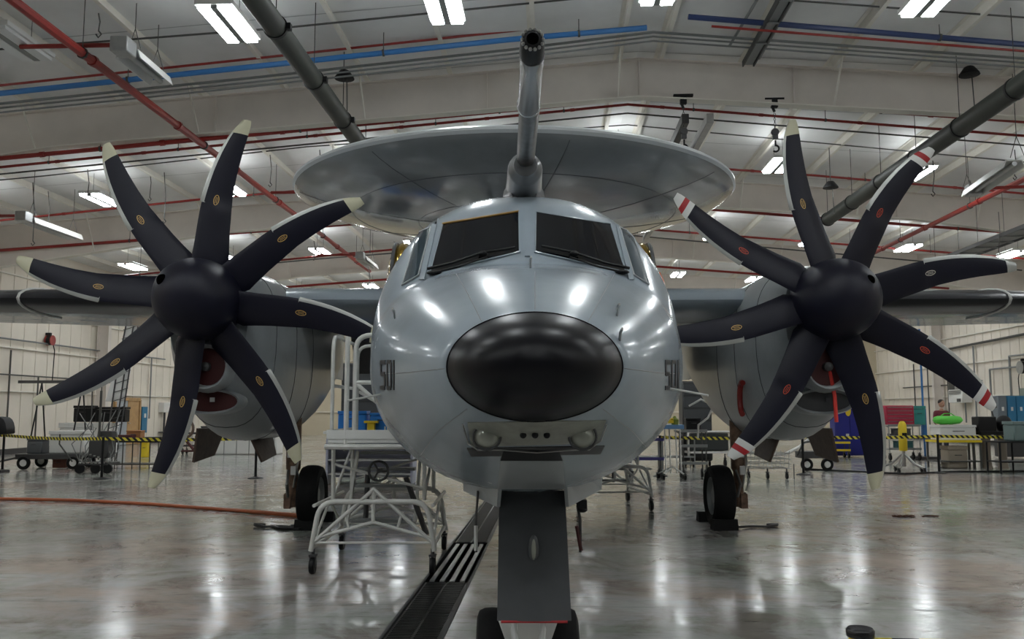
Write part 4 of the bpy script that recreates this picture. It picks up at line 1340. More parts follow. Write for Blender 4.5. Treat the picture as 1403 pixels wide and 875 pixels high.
# main gear
for s in (-1, 1):
    wx = {-1: 428, 1: 986}[s]
    c = PA(wx, 680, 12.3)
    mg = bpy.data.objects.new('main_gear', None); COL.objects.link(mg); mg.parent = plane; mg.location = (c.x, 12.3, 0)
    a, b = MB(), MB(); wheel(a, b, (0, 0, .425), .425, .30)
    a.build('tire', RUBBER, mg); b.build('wheel_hub', CONDUIT, mg)
    sx = s * .27
    a = MB(); a.lathe([(.065, .28), (.07, .75), (.10, .8), (.105, 1.5)], (sx, 0, 0), (0, 0, 1), 16); a.cyl((0, 0, .425), (sx * 1.35, 0, .425), .05, 12)
    a.box((sx * 1.2, -.02, .36), (.10, .13, .20))
    a.tube([(sx, .05, 1.4), (sx, 1.0, 1.6)], .04, 8)
    a.build('strut', COPPER, mg)
    a = MB(); a.tube([(sx - .05, -.08, .78), (sx - .03, -.22, .6), (sx - .04, -.1, .42)], .018, 6); a.tube([(sx + .06, -.1, 1.3), (sx + .09, -.12, .9), (sx + .03, -.1, .55)], .014, 6)
    a.tube([(sx + .05, -.09, .85), (sx + .12, -.1, .66), (sx + .09, -.05, .5)], .010, 6)
    a.build('torque_link', STEEL, mg)
    a = MB(); a.box((sx, -.1, 1.0), (.11, .06, .09)); a.build('gear_label_plate', WHITE, mg)
    a = MB(); a.box((sx + .03, -.11, .78), (.07, .05, .12)); a.build('gear_label_plate', WHITE, mg)
    # doors either side, hanging at an angle
    for q, ox in ((-1, .5), (1, 1.15)):
        a = MB(); cx = sx + s * ox; q = q * s
        a.plate([(cx - .02, -.5, 1.36), (cx + .0, .6, 1.36), (cx + q * .12, .5, .96), (cx + q * .14, -.28, .90)], .03)
        a.build('gear_door', BROWN, mg)

# ============================================================ THINGS ON THE FLOOR
def caster(parent, x, y, h, r=.075, hub=GALV):
    a = MB(); a.lathe([(r * .2, -.024), (r * .45, -.026), (r * .9, -.026), (r, -.012), (r, .012), (r * .9, .026), (r * .45, .026), (r * .2, .024)], (x, y, r), (1, 0, 0), 16)
    a.box((x, y + .01, r * 2 + .02), (.07, .09, .02), mi=1)
    for s in (-1, 1): a.box((x + s * .028, y + .005, r * 1.45), (.006, .05, r * 1.3), mi=1)
    a.cyl((x, y + .01, r * 2), (x, y + .01, h), .018, 8, mi=1)
    return a.build('caster', [BLACK, DARKSTEEL], parent)

def stand(label, loc, rotz, mirror=1):
    t = thing('maintenance_stand', label, 'work stand', loc, rotz)
    W, D = 1.18, 1.5
    mx = lambda x: x if mirror > 0 else W - x
    def V(x, y, z): return Vector((mx(x), y, z))
    for x in (0, W):
        for y in (0, D): caster(t, mx(x), y, .24, .08)
    a = MB()
    for y in (0, D):
        a.tube(rounded([V(-.02, y, .22), V(.06, y, .70), V(W - .06, y, .70), V(W + .02, y, .22)], .16, 6), .027, 10)
        a.tube([V(0, y, .30), V(W / 2, y, .82), V(W, y, .30)], .02, 8)
        a.tube([V(0, y, .34), V(W / 2, y, .50), V(W, y, .34)], .018, 8)
        a.tube([V(W / 2, y, .50), V(W / 2, y, .84)], .02, 8)
        for u in (.3, .7): a.tube([V(W * u, y, .43), V(W * u - (.05 if u < .5 else -.05), y, .60)], .014, 6)
        a.tube([V(0, y, .30), V(W, y, .30)], .014, 6)
    for x in (0, W):
        a.tube([V(x, 0, .26), V(x, D, .26)], .02, 8); a.tube([V(x, 0, .66), V(x, D, .66)], .018, 8); a.tube([V(x, 0, .28), V(x, D / 2, .64), V(x, D, .28)], .015, 8)
    a.build('base_frame', WHITEP, t)
    a = MB()
    for x in (.12, W - .12):
        a.tube([V(x, .35, .68), V(x - .0, .3, 1.27)], .022, 8); a.tube([V(x, D - .1, .66), V(x, D - .1, 1.27)], .022, 8)
        a.tube([V(x, .35, .7), V(x, D - .1, 1.2)], .016, 8)
    a.tube([V(.12, .32, 1.05), V(W - .12, .32, .8)], .016, 6); a.tube([V(.12, D - .1, .8), V(W - .12, D - .1, 1.1)], .016, 6)
    a.build('upright', WHITEP, t)
    for k in range(5):
        q = MB(); q.box(V(W * .5, .55 + k * .13, .45 + k * .17), (.62, .16, .03)); q.build('step', CONDUIT, t)
    a = MB()
    for s in (.2, .8): a.box(V(W * s, .8, .78), (.03, .9, .06), Matrix.Rotation(radians(52), 4, 'X'))
    a.build('stringer', WHITEP, t)
    a = MB(); a.box(V(.585, .78, 1.30), (.93, 1.55, .05)); a.box(V(.585, .01, 1.36), (.95, .03, .09)); a.box(V(.12, .78, 1.36), (.03, 1.55, .09))
    a.build('platform', WHITE, t)
    a = MB(); a.tube([V(.10, -.02, 1.24), V(1.05, -.02, 1.24)], .028, 8); a.tube([V(.11, 0, 1.24), V(.11, 1.55, 1.24)], .028, 8); a.build('platform_rim', WHITEP, t)
    a = MB()
    a.tube([V(.30, .02, 1.2), V(.30, .02, 2.34)], .026, 8)
    a.tube(rounded([V(.38, .04, 1.3), V(.38, .04, 2.36), V(.82, .04, 2.36), V(.82, .04, 1.3)], .16, 6), .026, 10)
    a.tube([V(.38, .04, 1.88), V(.82, .04, 1.88)], .022, 8); a.tube([V(.40, .04, 1.86), V(.81, .04, 1.50)], .022, 8)
    a.tube(rounded([V(.14, .1, 1.3), V(.14, .1, 2.36), V(.14, 1.5, 2.36), V(.14, 1.5, 1.3)], .16, 6), .02, 8)
    a.tube([V(.14, .1, 1.85), V(.14, 1.5, 1.85)], .018, 8); a.tube([V(.16, 1.5, 1.82), V(.80, 1.5, 1.45)], .018, 8)
    a.tube(rounded([V(.14, 1.52, 1.3), V(.14, 1.52, 2.36), V(.82, 1.52, 2.36), V(.82, 1.52, 1.3)], .14, 5), .02, 8)
    a.build('guard_rail', WHITEP, t)
    a = MB(); a.tube(arc(V(W * .5, .3, .98), .10, 0, 2 * pi, 20, (1, 0, 0), (0, 0, 1)), .014, 6, caps=False)
    for k in range(3):
        an = 2 * pi * k / 3; a.tube([V(W * .5, .3, .98), V(W * .5, .3, .98) + Vector((.1 * cos(an), 0, .1 * sin(an)))], .01, 5)
    a.cyl(V(W * .5, .3, .98), V(W * .5, .5, .98), .02, 8)
    a.build('hand_wheel', DARKSTEEL, t)
    a = MB(); a.tube([V(W * .9, .6, .3), V(W * .72, .5, .9)], .03, 8); a.build('jack', DARKSTEEL, t)
    a = MB(); a.tube([V(.3, 1.3, .35), V(.32, 1.3, .95)], .03, 8); a.build('jack', DARKSTEEL, t)
    return t
g0 = G(428, 786)
stand('white tubular work stand on casters, left of the aircraft nose', (g0.x, g0.y, 0), .0)
g1 = G(895, 701)
stand('white tubular work stand half hidden behind the right of the nose', (g1.x - 1.18, g1.y, 0), .12, -1)

# belt stanchions -------------------------------------------------------------------
def stanchion(label, p, striped=False, h=1.0):
    t = thing('belt_stanchion', label, 'stanchion', (p[0], p[1], 0))
    a = MB(); a.lathe([(.18, 0), (.18, .012), (.16, .02), (.05, .045)], (0, 0, 0), (0, 0, 1), 28); a.build('base', BLACK, t)
    a = MB(); a.cyl((0, 0, .03), (0, 0, h - .03), .031, 24); a.build('post', TAPEPOST if striped else BLACK, t)
    a = MB(); a.lathe([(.036, -.014), (.038, -.010), (.038, .004), (.033, .010), (.005, .011)], (0, 0, h - .02), (0, 0, 1), 28); a.build('belt_head', mat('head_black', (.012, .012, .014), .22), t)
    return t
def belt(label, a, b, z=.94, w=.075):
    a = Vector((a[0], a[1], z)); b = Vector((b[0], b[1], z)); L = (b - a).length
    t = MB(); n = 14; vs = []; fs = []
    for k in range(n + 1):
        x = L * k / n; s = -.05 * sin(pi * k / n) * min(1, L / 6)
        for dy in (-.0015, .0015): vs += [(x, dy, s - w / 2), (x, dy, s + w / 2)]
    for k in range(n):
        o = 4 * k
        fs += [[o, o + 4, o + 5, o + 1], [o + 2, o + 3, o + 7, o + 6], [o + 1, o + 5, o + 7, o + 3], [o, o + 2, o + 6, o + 4]]
    t.add(vs, fs, 0, False)
    d = b - a
    o = t.build('barrier_belt', TAPE, None, loc=a, rotz=math.atan2(d.y, d.x))
    return tag(o, label, 'belt', 'hazard striped barrier belts')
fs_ = P(1178, 852, 2.5)
fs_.z = 0
stanchion('striped belt stanchion cut off by the bottom edge at right', fs_, True, 1.012)
S0, S1, S2 = G(3, 645), G(139, 656), G(350, 655)
S3, S4, S5 = G(1101, 650), G(1287, 648), G(1470, 645)
for p, l in ((S0, 'black belt stanchion at the far left edge'), (S1, 'black belt stanchion between the carts and the thin legged table at left'), (S2, 'black belt stanchion under the left engine'),
             (S3, 'black belt stanchion under the right engine'), (S4, 'black belt stanchion in front of the person'), (S5, 'black belt stanchion just outside the right edge')):
    stanchion(l, p)
SL_ = G(-120, 640); SM = G(228, 648)
belt('yellow and black belt from the near striped stanchion to the right edge', (fs_.x + .04, fs_.y), (fs_.x + 2.2, fs_.y + .05), .945, .06)
belt('yellow and black belt at the far left between the first two stanchions', S0, S1)
belt('yellow and black belt from the second left stanchion towards the left engine', S1, S2)
belt('yellow and black belt behind the right blades, left length', S3, S4)
belt('yellow and black belt at the right edge in front of the person', S4, S5)
belt('yellow and black belt leaving the picture at the left', SL_, S0)
S6 = G(905, 652)
belt('yellow and black belt behind the carts right of the nose', S6, S3)
stanchion('black belt stanchion among the carts right of the nose', S6)

# hoses, chocks, small floor items --------------------------------------------------
hp = [G(-60, 684), G(0, 685), G(100, 687), G(200, 692), G(320, 701), G(415, 709), G(445, 706)]
o = hp[0]; a = MB(); a.tube([p - o + Vector((0, 0, .028)) for p in hp], .028, 8)
tag(a.build('air_hose', ORANGE, None, loc=o), 'orange hose lying across the floor at left', 'hose')
a = MB(); a.tube([(0, .0, .02), (.3, .1, .02), (.45, -.15, .02), (.2, -.35, .02), (-.1, -.25, .02), (-.25, 0, .02)], .018, 6)
tag(a.build('hose_coil', BLACK, None, loc=(G(398, 722).x, G(398, 722).y, 0)), 'black hose loop on the floor by the left main wheel', 'hose')
for s, px, lab in ((1, 1020, 'black wheel chock with rope at the right main wheel'), (-1, 405, 'black wheel chock with rope at the left main wheel')):
    g = G(px, 719); t = thing('wheel_chock', lab, 'chock', (P(986 if s > 0 else 428, 700, 12.3).x, g.y + .02, 0))
    for y in (-.5, .42):
        a = MB(); a.loft([[Vector((x, y + d * .1, z)) for d, z in ((-1, 0), (1, 0), (.5, .14), (-.5, .14))] for x in (-.17, .17)], True, 0, False)
        a.build('chock_block', RUBBER, t)
    a = MB(); a.tube([(s * .2, -.45, .03), (s * .4, -.3, .02), (s * .62, -.35, .02), (s * .8, -.2, .03), (s * .68, -.12, .02)], .016, 6); a.build('rope', DARKSTEEL, t)
g = G(1240, 708); t = thing('floor_cleat', 'rusty flat chain heap lying on the floor at right', 'chain', (g.x, g.y, 0))
a = MB()
for k in range(7): a.tube(arc((k * .045 - .15, .02 * (-1) ** k, .015), .035, 0, 2 * pi, 8, (1, .2, 0), (0, 1, .15)), .009, 5, caps=False)
a.build('chain', mat('rust', (.10, .035, .015), .7), t)
a = MB(); a.tube([(.25, -.02, .012), (.36, .08, .012), (.52, .02, .012)], .01, 5); a.build('hook', mat('rust', (.1, .035, .015), .7), t)

# generic shop furniture --------------------------------------------------------------
def frame_table(name, label, cat, p, L, D, H, mt, ml, legs=2, rot=0.0, r=.025, shelf=None, top=.04):
    t = thing(name, label, cat, (p[0], p[1], 0), rot)
    a = MB(); a.box((0, 0, H - top / 2), (L, D, top)); a.build('tabletop', mt, t)
    for i in range(legs):
        for y in (-1, 1):
            x = -L / 2 + .04 + i * (L - .08) / (legs - 1)
            q = MB(); q.cyl((x, y * (D / 2 - .04), 0), (x, y * (D / 2 - .04), H - top), r, 6); q.build('leg', ml, t)
    if shelf is not None:
        q = MB(); q.box((0, 0, shelf), (L - .04, D - .04, .03)); q.build('shelf', ml, t)
    return t
def cart(name, label, p, L, D, hs, mt, mf, rot=0.0, wr=.08, items=None):
    t = thing(name, label, 'cart', (p[0], p[1], 0), rot)
    H = max(hs)
    for x in (-1, 1):
        for y in (-1, 1):
            caster(t, x * (L / 2 - .05), y * (D / 2 - .05), wr * 2 + .06, wr)
    a = MB()
    for x in (-1, 1):
        for y in (-1, 1): a.cyl((x * (L / 2 - .03), y * (D / 2 - .03), wr * 2 + .03), (x * (L / 2 - .03), y * (D / 2 - .03), H), .018, 6)
    a.tube(rounded([(-L / 2 + .03, -D / 2 + .03, H - .05), (-L / 2 - .1, -D / 2 + .03, H + .02), (-L / 2 - .1, D / 2 - .03, H + .02), (-L / 2 + .03, D / 2 - .03, H - .05)], .06), .014, 6)
    a.build('frame', mf, t)
    for h in hs:
        q = MB(); q.box((0, 0, h), (L, D, .03)); q.box((0, -D / 2, h + .03), (L, .02, .05)); q.build('shelf', mt, t)
    return t
def case(name, label, cat, p, s, m, rot=0.0, lid=None, group=None):
    t = thing(name, label, cat, p, rot, group)
    a = MB(); a.box((0, 0, s[2] * .42), (s[0], s[1], s[2] * .84)); a.build('body', m, t)
    a = MB(); a.box((0, 0, s[2] * .92), (s[0] * 1.03, s[1] * 1.03, s[2] * .15)); a.build('lid', lid or m, t)
    a = MB(); a.tube(rounded([(-s[0] * .15, -s[1] * .52, s[2] * .6), (-s[0] * .15, -s[1] * .52 - .04, s[2] * .6), (s[0] * .15, -s[1] * .52 - .04, s[2] * .6), (s[0] * .15, -s[1] * .52, s[2] * .6)], .02), .01, 5); a.build('handle', DARKSTEEL, t)
    return t

# --- left side
p = G(66, 643)
t = thing('flat_trailer', 'low flat trailer with four rubber wheels at far left', 'trailer', (p.x, p.y, 0), .05)
a = MB(); a.box((0, .5, .38), (1.75, 1.1, .07)); a.box((0, -.02, .33), (1.75, .05, .1)); a.tube([(-.85, .5, .35), (-1.5, .4, .2)], .03, 6); a.build('deck', DARKSTEEL, t)
for x in (-.66, .66):
    for y in (0, 1.0):
        a, b = MB(), MB()
        W_ = MB(); W_.lathe([(.1, -.05), (.16, -.055), (.18, -.02), (.18, .02), (.16, .055), (.1, .05)], (x, y, .18), (0, 1, 0), 20, caps=False); W_.lathe([(.02, -.04), (.09, -.045), (.1, 0), (.09, .045)], (x, y, .18), (0, 1, 0), 16, mi=1); W_.build('wheel', [RUBBER, WHITE], t)
case('white_crate', 'long white crate standing on the flat trailer', 'crate', (p.x + .35, p.y + .5, .42), (.95, .6, .62), WHITE)
case('parts_bin', 'small dark bin on the left end of the flat trailer', 'bin', (p.x - .55, p.y + .45, .42), (.42, .4, .42), mat('bin_grey', (.12, .13, .14), .5))
case('engine_pump', 'small rusty pump under the flat trailer deck', 'pump', (p.x + .1, p.y + .5, .02), (.36, .3, .26), mat('rusty_iron', (.16, .05, .03), .6))
# gantry
p = G(82, 634)
t = thing('gantry_frame', 'tall thin black gantry frame behind the trailer at left', 'gantry', (p.x, p.y, 0), THB)
a = MB()
for x in (-.75, .55):
    for s in (-1, 1): a.tube([(x + s * .0, s * .55, 0), (x + .05, 0, 2.45)], .022, 6)
    a.tube([(x, -.5, .35), (x, .5, .35)], .018, 6)
a.build('side_frame', BLACK, t)
a = MB(); a.box((0, 0, 2.48), (2.9, .06, .09)); a.build('cross_beam', DARKPIPE, t)
a = MB(); a.cyl((.9, 0, 2.45), (.95, 0, .1), .018, 6); a.cyl((1.2, 0, 2.45), (1.2, 0, .1), .018, 6); a.build('pole', DARKPIPE, t)
# white mast
p = G(152, 628)
t = thing('lift_mast', 'white leaning lift mast with dark rails at left, under the wing', 'mast', (p.x, p.y, 0), .1)
a = MB(); a.plate([(-.25, 0, 1.9), (.35, 0, 1.9), (.75, 0, 4.6), (.35, 0, 4.6)], .08); a.build('mast_panel', WHITE, t)
a = MB()
for x in (.1, .35, .5): a.tube([(x - .3, -.08, 0), (x, -.08, 3.0), (x + .25, -.08, 4.7)], .025, 6)
for k in range(12): a.tube([(-.1 + k * .03, -.08, 1.0 + k * .3), (.35 + k * .03, -.08, 1.15 + k * .3)], .012, 5)
a.build('rail', DARKSTEEL, t)
a = MB(); a.plate([(.02, -.08, 3.35), (.42, -.08, 3.35), (.22, -.08, 3.7)], .02); a.plate([(.10, -.095, 3.40), (.34, -.095, 3.40), (.22, -.095, 3.61)], .012, mi=1)
a.build('warning_triangle', [WHITE, DARKSTEEL], t)
# dark machine with tubes
p = G(128, 649)
t = thing('engine_trolley', 'dark cluttered engine trolley with wheels and tubes left of centre', 'trolley', (p.x, p.y, 0))
a = MB(); a.box((0, .3, .25), (.75, .7, .06)); a.box((.05, .3, .62), (.5, .45, .45)); a.box((.2, .25, .95), (.35, .3, .25)); a.build('body', DARKSTEEL, t)
a = MB()
random.seed(3)
for k in range(16):
    x = random.uniform(-.45, .35); q = random.uniform(.5, 1.7)
    a.tube([(x, .1, .3), (x + random.uniform(-.3, .3), .2, q * .6), (x + random.uniform(-.25, .4), .1 + random.random() * .3, q)], .012, 5)
a.build('tube_cluster', CONDUIT, t)
for x in (-.35, .05, .35):
    W_ = MB(); W_.lathe([(.04, -.03), (.12, -.035), (.13, 0), (.12, .035), (.04, .03)], (x, 0, .13), (0, 1, 0), 16); W_.build('wheel', BLACK, t)
a = MB(); a.tube([(-.6, .1, .3), (-.9, 0, .75), (-.9, 0, 1.0)], .02, 6); a.cyl((.1, 0, 0.9), (.1, 0, 2.1), .03, 6); a.build('handle', DARKPIPE, t)
a = MB()
for k in range(7): a.box((-.25 + k * .1, -.1, .55 - .03 * k), (.04, .05, .03)); a.box((-.3 + k * .1, -.12, .28), (.05, .05, .03))
a.build('bright_fitting', STEEL, t)
# thin legged table and what stands on it
p = G(186, 641)
frame_table('work_table', 'dark table with many thin legs left of the left propeller', 'table', p, 1.55, .7, .76, BLACK, DARKPIPE, 4, .0, .016, .12)
case('parts_box', 'maroon box on the thin legged table', 'box', (p.x - .35, p.y, .76), (.55, .35, .16), mat('dark_maroon', (.09, .02, .025), .6))
case('parts_box', 'orange brown box behind the maroon box on the thin legged table', 'box', (p.x - .15, p.y + .25, .76), (.4, .3, .28), mat('orange_brown', (.40, .17, .06), .6))
case('flat_case', 'flat black case at the right end of the thin legged table', 'case', (p.x + .5, p.y, .76), (.5, .4, .1), BLACK)
p = G(199, 626)
case('yellow_bin', 'yellow bin standing behind the thin legged table', 'bin', (p.x, p.y, 0), (.22, .25, .55), YELLOW)
p = G(120, 622)
case('white_cabinet', 'long white cabinet against the left wall below the mast', 'cabinet', (p.x, p.y, 0), (1.9, .6, 1.15), WHITE, THB)
case('monitor_box', 'black monitor case on the white cabinet by the left wall', 'monitor', (p.x + .9, p.y - .1, 1.18), (1.1, .4, .55), BLACK, THB)
case('monitor_box', 'black tool case at the left end of the white cabinet', 'case', (p.x - .1, p.y - .1, 1.18), (.7, .4, .6), BLACK, THB)
p = G(14, 645)
t = thing('covered_hoist', 'black covered round hoist head on a stand at the far left', 'hoist', (p.x - .12, p.y - .45, 0))
a = MB(); a.loft([[Vector((sx * .33 * (abs(cos(u)) ** .6) * (1 if cos(u) > 0 else -1) + .0, y, 1.02 + .42 * sx * max(0, sin(u)) - .05 * max(0, -sin(u)))) for u in [2 * pi * k / 20 for k in range(20)]] for y, sx in ((-.25, .8), (-.2, 1), (.2, 1), (.25, .8))]); a.build('cover', BLACK, t)
a = MB(); a.cyl((0, 0, 0), (0, 0, 1.0), .04, 8); a.box((0, 0, .03), (.5, .4, .06)); a.build('stand_post', DARKSTEEL, t)
# under the left engine: white clothed tables with blue bins
p = G(330, 622)
t = thing('covered_table', 'long white covered table beyond the left engine', 'table', (p.x, p.y, 0), THB)
a = MB(); a.box((0, 0, .36), (2.9, .8, .72)); a.box((0, 0, .735), (3.0, .9, .03)); a.build('white_cover', WHITE, t)
a = MB()
for k in range(7): a.box((-1.4 + k * .46, -.42, .36), (.02, .02, .70))
a.build('cover_fold', CONDUIT, t)
for k in range(4):
    case('blue_bin', 'blue bin on the white covered table, %s from the left' % ('first', 'second', 'third', 'fourth')[k], 'bin', (p.x - .5 + k * .42, p.y - .1, .75), (.34, .4, .22 + .05 * (k % 2)), DEEPBLUE, group='blue bins on the covered table')
case('dark_toolbox', 'dark toolbox at the left end of the white covered table', 'toolbox', (p.x - 1.15, p.y - .1, .75), (.5, .4, .28), DARKSTEEL)
p = G(268, 622)
cart('utility_cart', 'dark low cart left of the white covered table', p, .9, .5, [.3, .75], DARKSTEEL, DARKPIPE)
# red ring stand under left nacelle
p = G(290, 618)
t = thing('wheel_dolly', 'dark dolly with a big tan ring under the left engine', 'dolly', (p.x, p.y - 3, 0))
a = MB(); a.tube(arc((0, 0, .95), .33, 0, 2 * pi, 22, (1, 0, 0), (0, 0, 1)), .05, 8, caps=False); a.build('ring', BROWN, t)
a = MB(); a.tube([(-.4, 0, .1), (-.45, 0, .9), (0, 0, .62), (.45, 0, .1)], .05, 8); a.tube([(-.45, 0, .15), (.5, 0, .15)], .04, 6); a.build('yoke', MAROON, t)
for x in (-.4, .45): caster(t, x, 0, .2, .08)
# behind the left stand: bench with blue cases
p = G(505, 664)
t = thing('work_bench', 'white bench with shelves behind the left work stand', 'bench', (p.x, p.y, 0))
a = MB(); a.box((0, .4, 1.12), (2.0, .9, .06)); a.build('benchtop', WHITE, t)
a = MB(); a.box((0, .75, .58), (1.9, .05, .95)); a.box((-.92, .4, .56), (.05, .75, 1.1)); a.box((.92, .4, .56), (.05, .75, 1.1)); a.build('side_panel', mat('lilac_white', (.55, .57, .70), .5), t)
for h in (.22, .52, .82): q = MB(); q.box((0, .4, h), (1.85, .7, .03)); q.build('shelf', WHITE, t)
bx = (('large bright blue case on the bench behind the left stand', -.42, (.62, .5, .44)), ('tilted blue case in the middle of the bench behind the left stand', .22, (.5, .45, .40)), ('blue case at the right end of the bench against the fuselage', .75, (.42, .45, .42)))
for l, x, s in bx: case('blue_case', l, 'case', (p.x + x, p.y + .45, 1.15), s, BLUE)
p2 = (p.x + .02, p.y + .12)
t = thing('yellow_stool', 'small yellow stool shaped fitting in front of the blue cases', 'fitting', (p2[0], p2[1], 1.15))
a = MB(); a.box((0, 0, .2), (.30, .2, .05)); a.box((0, 0, .1), (.16, .14, .18)); a.build('body', YELLOW, t)
t = thing('tool_set', 'row of small pale tools standing right of the yellow fitting', 'tools', (p2[0] + .3, p2[1], 1.15), 0)
a = MB()
for k in range(5): a.cyl((k * .06, 0, 0), (k * .06, .02, .1 + .04 * (k % 3)), .018, 8)
a.build('tool', CREAM, t)

# --- right of the nose
p = G(922, 657)
t = thing('wheeled_pole_stand', 'white wheeled pole stand with blue tray right of the nose', 'stand', (p.x, p.y, 0))
a = MB()
for x in (-.16, -.05, .1, .2): a.cyl((x, 0, .15), (x, .1, 1.25), .018, 6)
for s in (-1, 1): a.tube([(-.25 * s, -.2, .12), (0, 0, .3), (.3 * s, .3, .12)], .02, 6)
a.build('pole_frame', WHITEP, t)
for x, y in ((-.25, -.2), (.25, -.2), (.3, .3), (-.3, .3)): caster(t, x, y, .14, .06)
a = MB(); a.box((0, 0, 1.22), (.5, .35, .10)); a.build('tray', mat('tray_blue', (.12, .25, .45), .5), t)
t2 = thing('sprayer', 'yellow and green topped bottle cluster on the blue tray', 'bottle', (p.x + .02, p.y, 1.27))
a = MB(); a.lathe([(.08, 0), (.085, .12), (.04, .17), (.03, .2)], (.05, 0, 0), (0, 0, 1), 14); a.build('green_bottle', mat('olive_green', (.16, .20, .02), .5), t2)
a = MB(); a.box((-.06, -.05, .07), (.13, .1, .07)); a.tube([(-.12, -.05, .1), (-.02, -.05, .14), (.06, -.06, .08)], .018, 6); a.build('yellow_head', YELLOW, t2)
p = G(885, 655)
cart('utility_cart', 'low dark cart with purple shelf just right of the nose', p, .8, .5, [.45, .9], mat('purple_blue', (.06, .05, .22), .5), CONDUIT)
case('red_box', 'small red box on the purple shelved cart', 'box', (p.x + .1, p.y, .92), (.25, .25, .14), TOOLRED)
p = G(950, 655)
cart('monitor_cart', 'tall cart with a black monitor right of the pole stand', p, .6, .5, [.35, .75, 1.1], CONDUIT, DARKPIPE)
case('monitor', 'black boxy monitor on top of the tall cart', 'monitor', (p.x, p.y, 1.12), (.34, .3, .3), BLACK)
p = G(905, 640)
frame_table('work_table', 'pale table behind the pole stand right of the nose', 'table', p, 1.9, .7, .85, mat('table_pink', (.45, .36, .33), .6), CONDUIT, 3, .0, .02, .3)
p = G(962, 640)
t = thing('equipment_rack', 'tall dark equipment rack between the nose and the right engine', 'rack', (p.x, p.y + .8, 0))
a = MB(); a.box((0, 0, 1.3), (.85, .6, 2.3)); a.build('rack_body', mat('rack_dark', (.03, .032, .034), .45), t)
for k in range(6):
    q = MB(); q.box((0, -.31, .4 + k * .36), (.76, .02, .3)); q.build('panel', mat('rack_panel', (.06, .065, .07), .35, .3), t)
for x in (-.35, .35):
    for y in (-.2, .2): caster(t, x, y, .15, .06)
t = thing('flexible_duct', 'shiny crumpled silver duct lying on top of the tall dark rack', 'duct', (p.x, p.y + .8, 2.46))
a = MB(); random.seed(5)
for k in range(5):
    pts = [Vector((-.55 + i * .12, random.uniform(-.15, .15), .06 + .09 * k + random.uniform(-.03, .05) + .02 * i)) for i in range(9)]
    a.tube(pts, [.05 + .015 * ((i + k) % 2) for i in range(9)], 8)
a.build('duct_skin', mat('foil', (.62, .62, .62), .18, .95), t)
p = G(492, 640)
t = thing('equipment_rack', 'dark tall cabinet seen between the rails of the left work stand', 'rack', (p.x, p.y + .3, 0))
a = MB(); a.box((0, 0, 1.5), (1.1, .6, 2.9)); a.build('rack_body', mat('rack_dark', (.03, .032, .034), .45), t)
for k in range(5):
    q = MB(); q.box((0, -.31, .6 + k * .5), (1.0, .02, .44)); q.build('panel', mat('rack_panel', (.06, .065, .07), .35, .3), t)
p = G(972, 640)
t = thing('ground_power_unit', 'dark wheeled power unit with white frame behind the right main wheel', 'machine', (p.x, p.y, 0))
a = MB(); a.box((0, .3, .72), (1.1, .7, .5)); a.build('body', mat('unit_dark', (.03, .035, .035), .4), t)
a = MB(); a.tube(rounded([(-.6, -.08, .3), (-.6, -.08, 1.0), (.6, -.08, 1.0), (.6, -.08, .3)], .08), .03, 8); a.build('frame', WHITEP, t)
a = MB(); a.box((0, .3, .42), (1.2, .75, .06)); a.build('chassis', WHITEP, t)
for x in (-.45, .45): caster(t, x, 0, .38, .12)
# hoses looped to the nacelle
a = MB(); o = P(944, 556, 17.5); a.tube([o - o, P(960, 547, 17.5) - o, P(978, 555, 17.5) - o, P(970, 572, 17.5) - o, P(957, 582, 17.5) - o, P(956, 600, 17.5) - o], .02, 8); a.tube([P(978, 555, 17.5) - o, P(990, 566, 17.5) - o], .018, 6)
tt = tag(a.build('service_hose', WHITEP, None, loc=o), 'white hose looping down beside the right nacelle', 'hose')
# pallet mesh cart
p = G(1052, 656)
t = thing('mesh_cart', 'silver wire mesh cart between the right main wheel and the blades', 'cart', (p.x, p.y, 0))
a = MB()
for k in range(11):
    x = -.5 + k * .1; a.tube([(x, 0, .25), (x + .04, .05, .75 - .02 * abs(k - 5))], .01, 5)
for z in (.25, .36, .47, .6): a.tube([(-.55, 0, z), (.55, 0, z)], .012, 5); a.tube([(-.55, .6, z), (.55, .6, z)], .012, 5)
for k in range(7): a.tube([(-.5 + .16 * k, 0, .25), (-.5 + .16 * k, .6, .25)], .01, 5)
a.build('wire_basket', STEEL, t)
for x in (-.45, 0, .45): caster(t, x, 0, .24, .07)
a = MB(); a.cyl((.62, 0, 0), (.62, 0, .35), .012, 6); a.build('prop_leg', DARKSTEEL, t)
# tow bar
p = G(1000, 648)
a = MB(); q0 = Vector((p.x, p.y, 0))
a.tube([P(1012, 616, 24) - q0, P(1040, 622, 23.5) - q0, P(1075, 622, 23.5) - q0, P(1095, 612, 24) - q0, P(1110, 600, 24) - q0], .04, 8)
tag(a.build('tow_bar', WHITEP, None, loc=q0), 'curved white tow bar under the right engine', 'tow bar')
p = G(1112, 645)
t = thing('wheeled_dolly', 'small dolly with two white hubbed wheels under the right engine', 'dolly', (p.x, p.y, 0))
a = MB(); a.box((.1, .3, .42), (.7, .5, .18)); a.tube([(-.3, .2, .4), (-.15, .1, .75), (.3, .1, .8)], .025, 6); a.build('body', DARKSTEEL, t)
for x in (-.12, .42):
    W_ = MB(); W_.lathe([(.09, -.04), (.15, -.05), (.17, 0), (.15, .05), (.09, .04)], (x, 0, .17), (0, 1, 0), 20, caps=False); W_.lathe([(.01, -.045), (.08, -.045), (.09, .0), (.08, .045)], (x, 0, .17), (0, 1, 0), 14, mi=1); W_.build('wheel', [RUBBER, WHITE], t)
p = G(1146, 627)
cart('utility_cart', 'yellow topped low cart beyond the right propeller', p, .8, .5, [.25, .5], YELLOW, DARKSTEEL)
p = G(1166, 626)
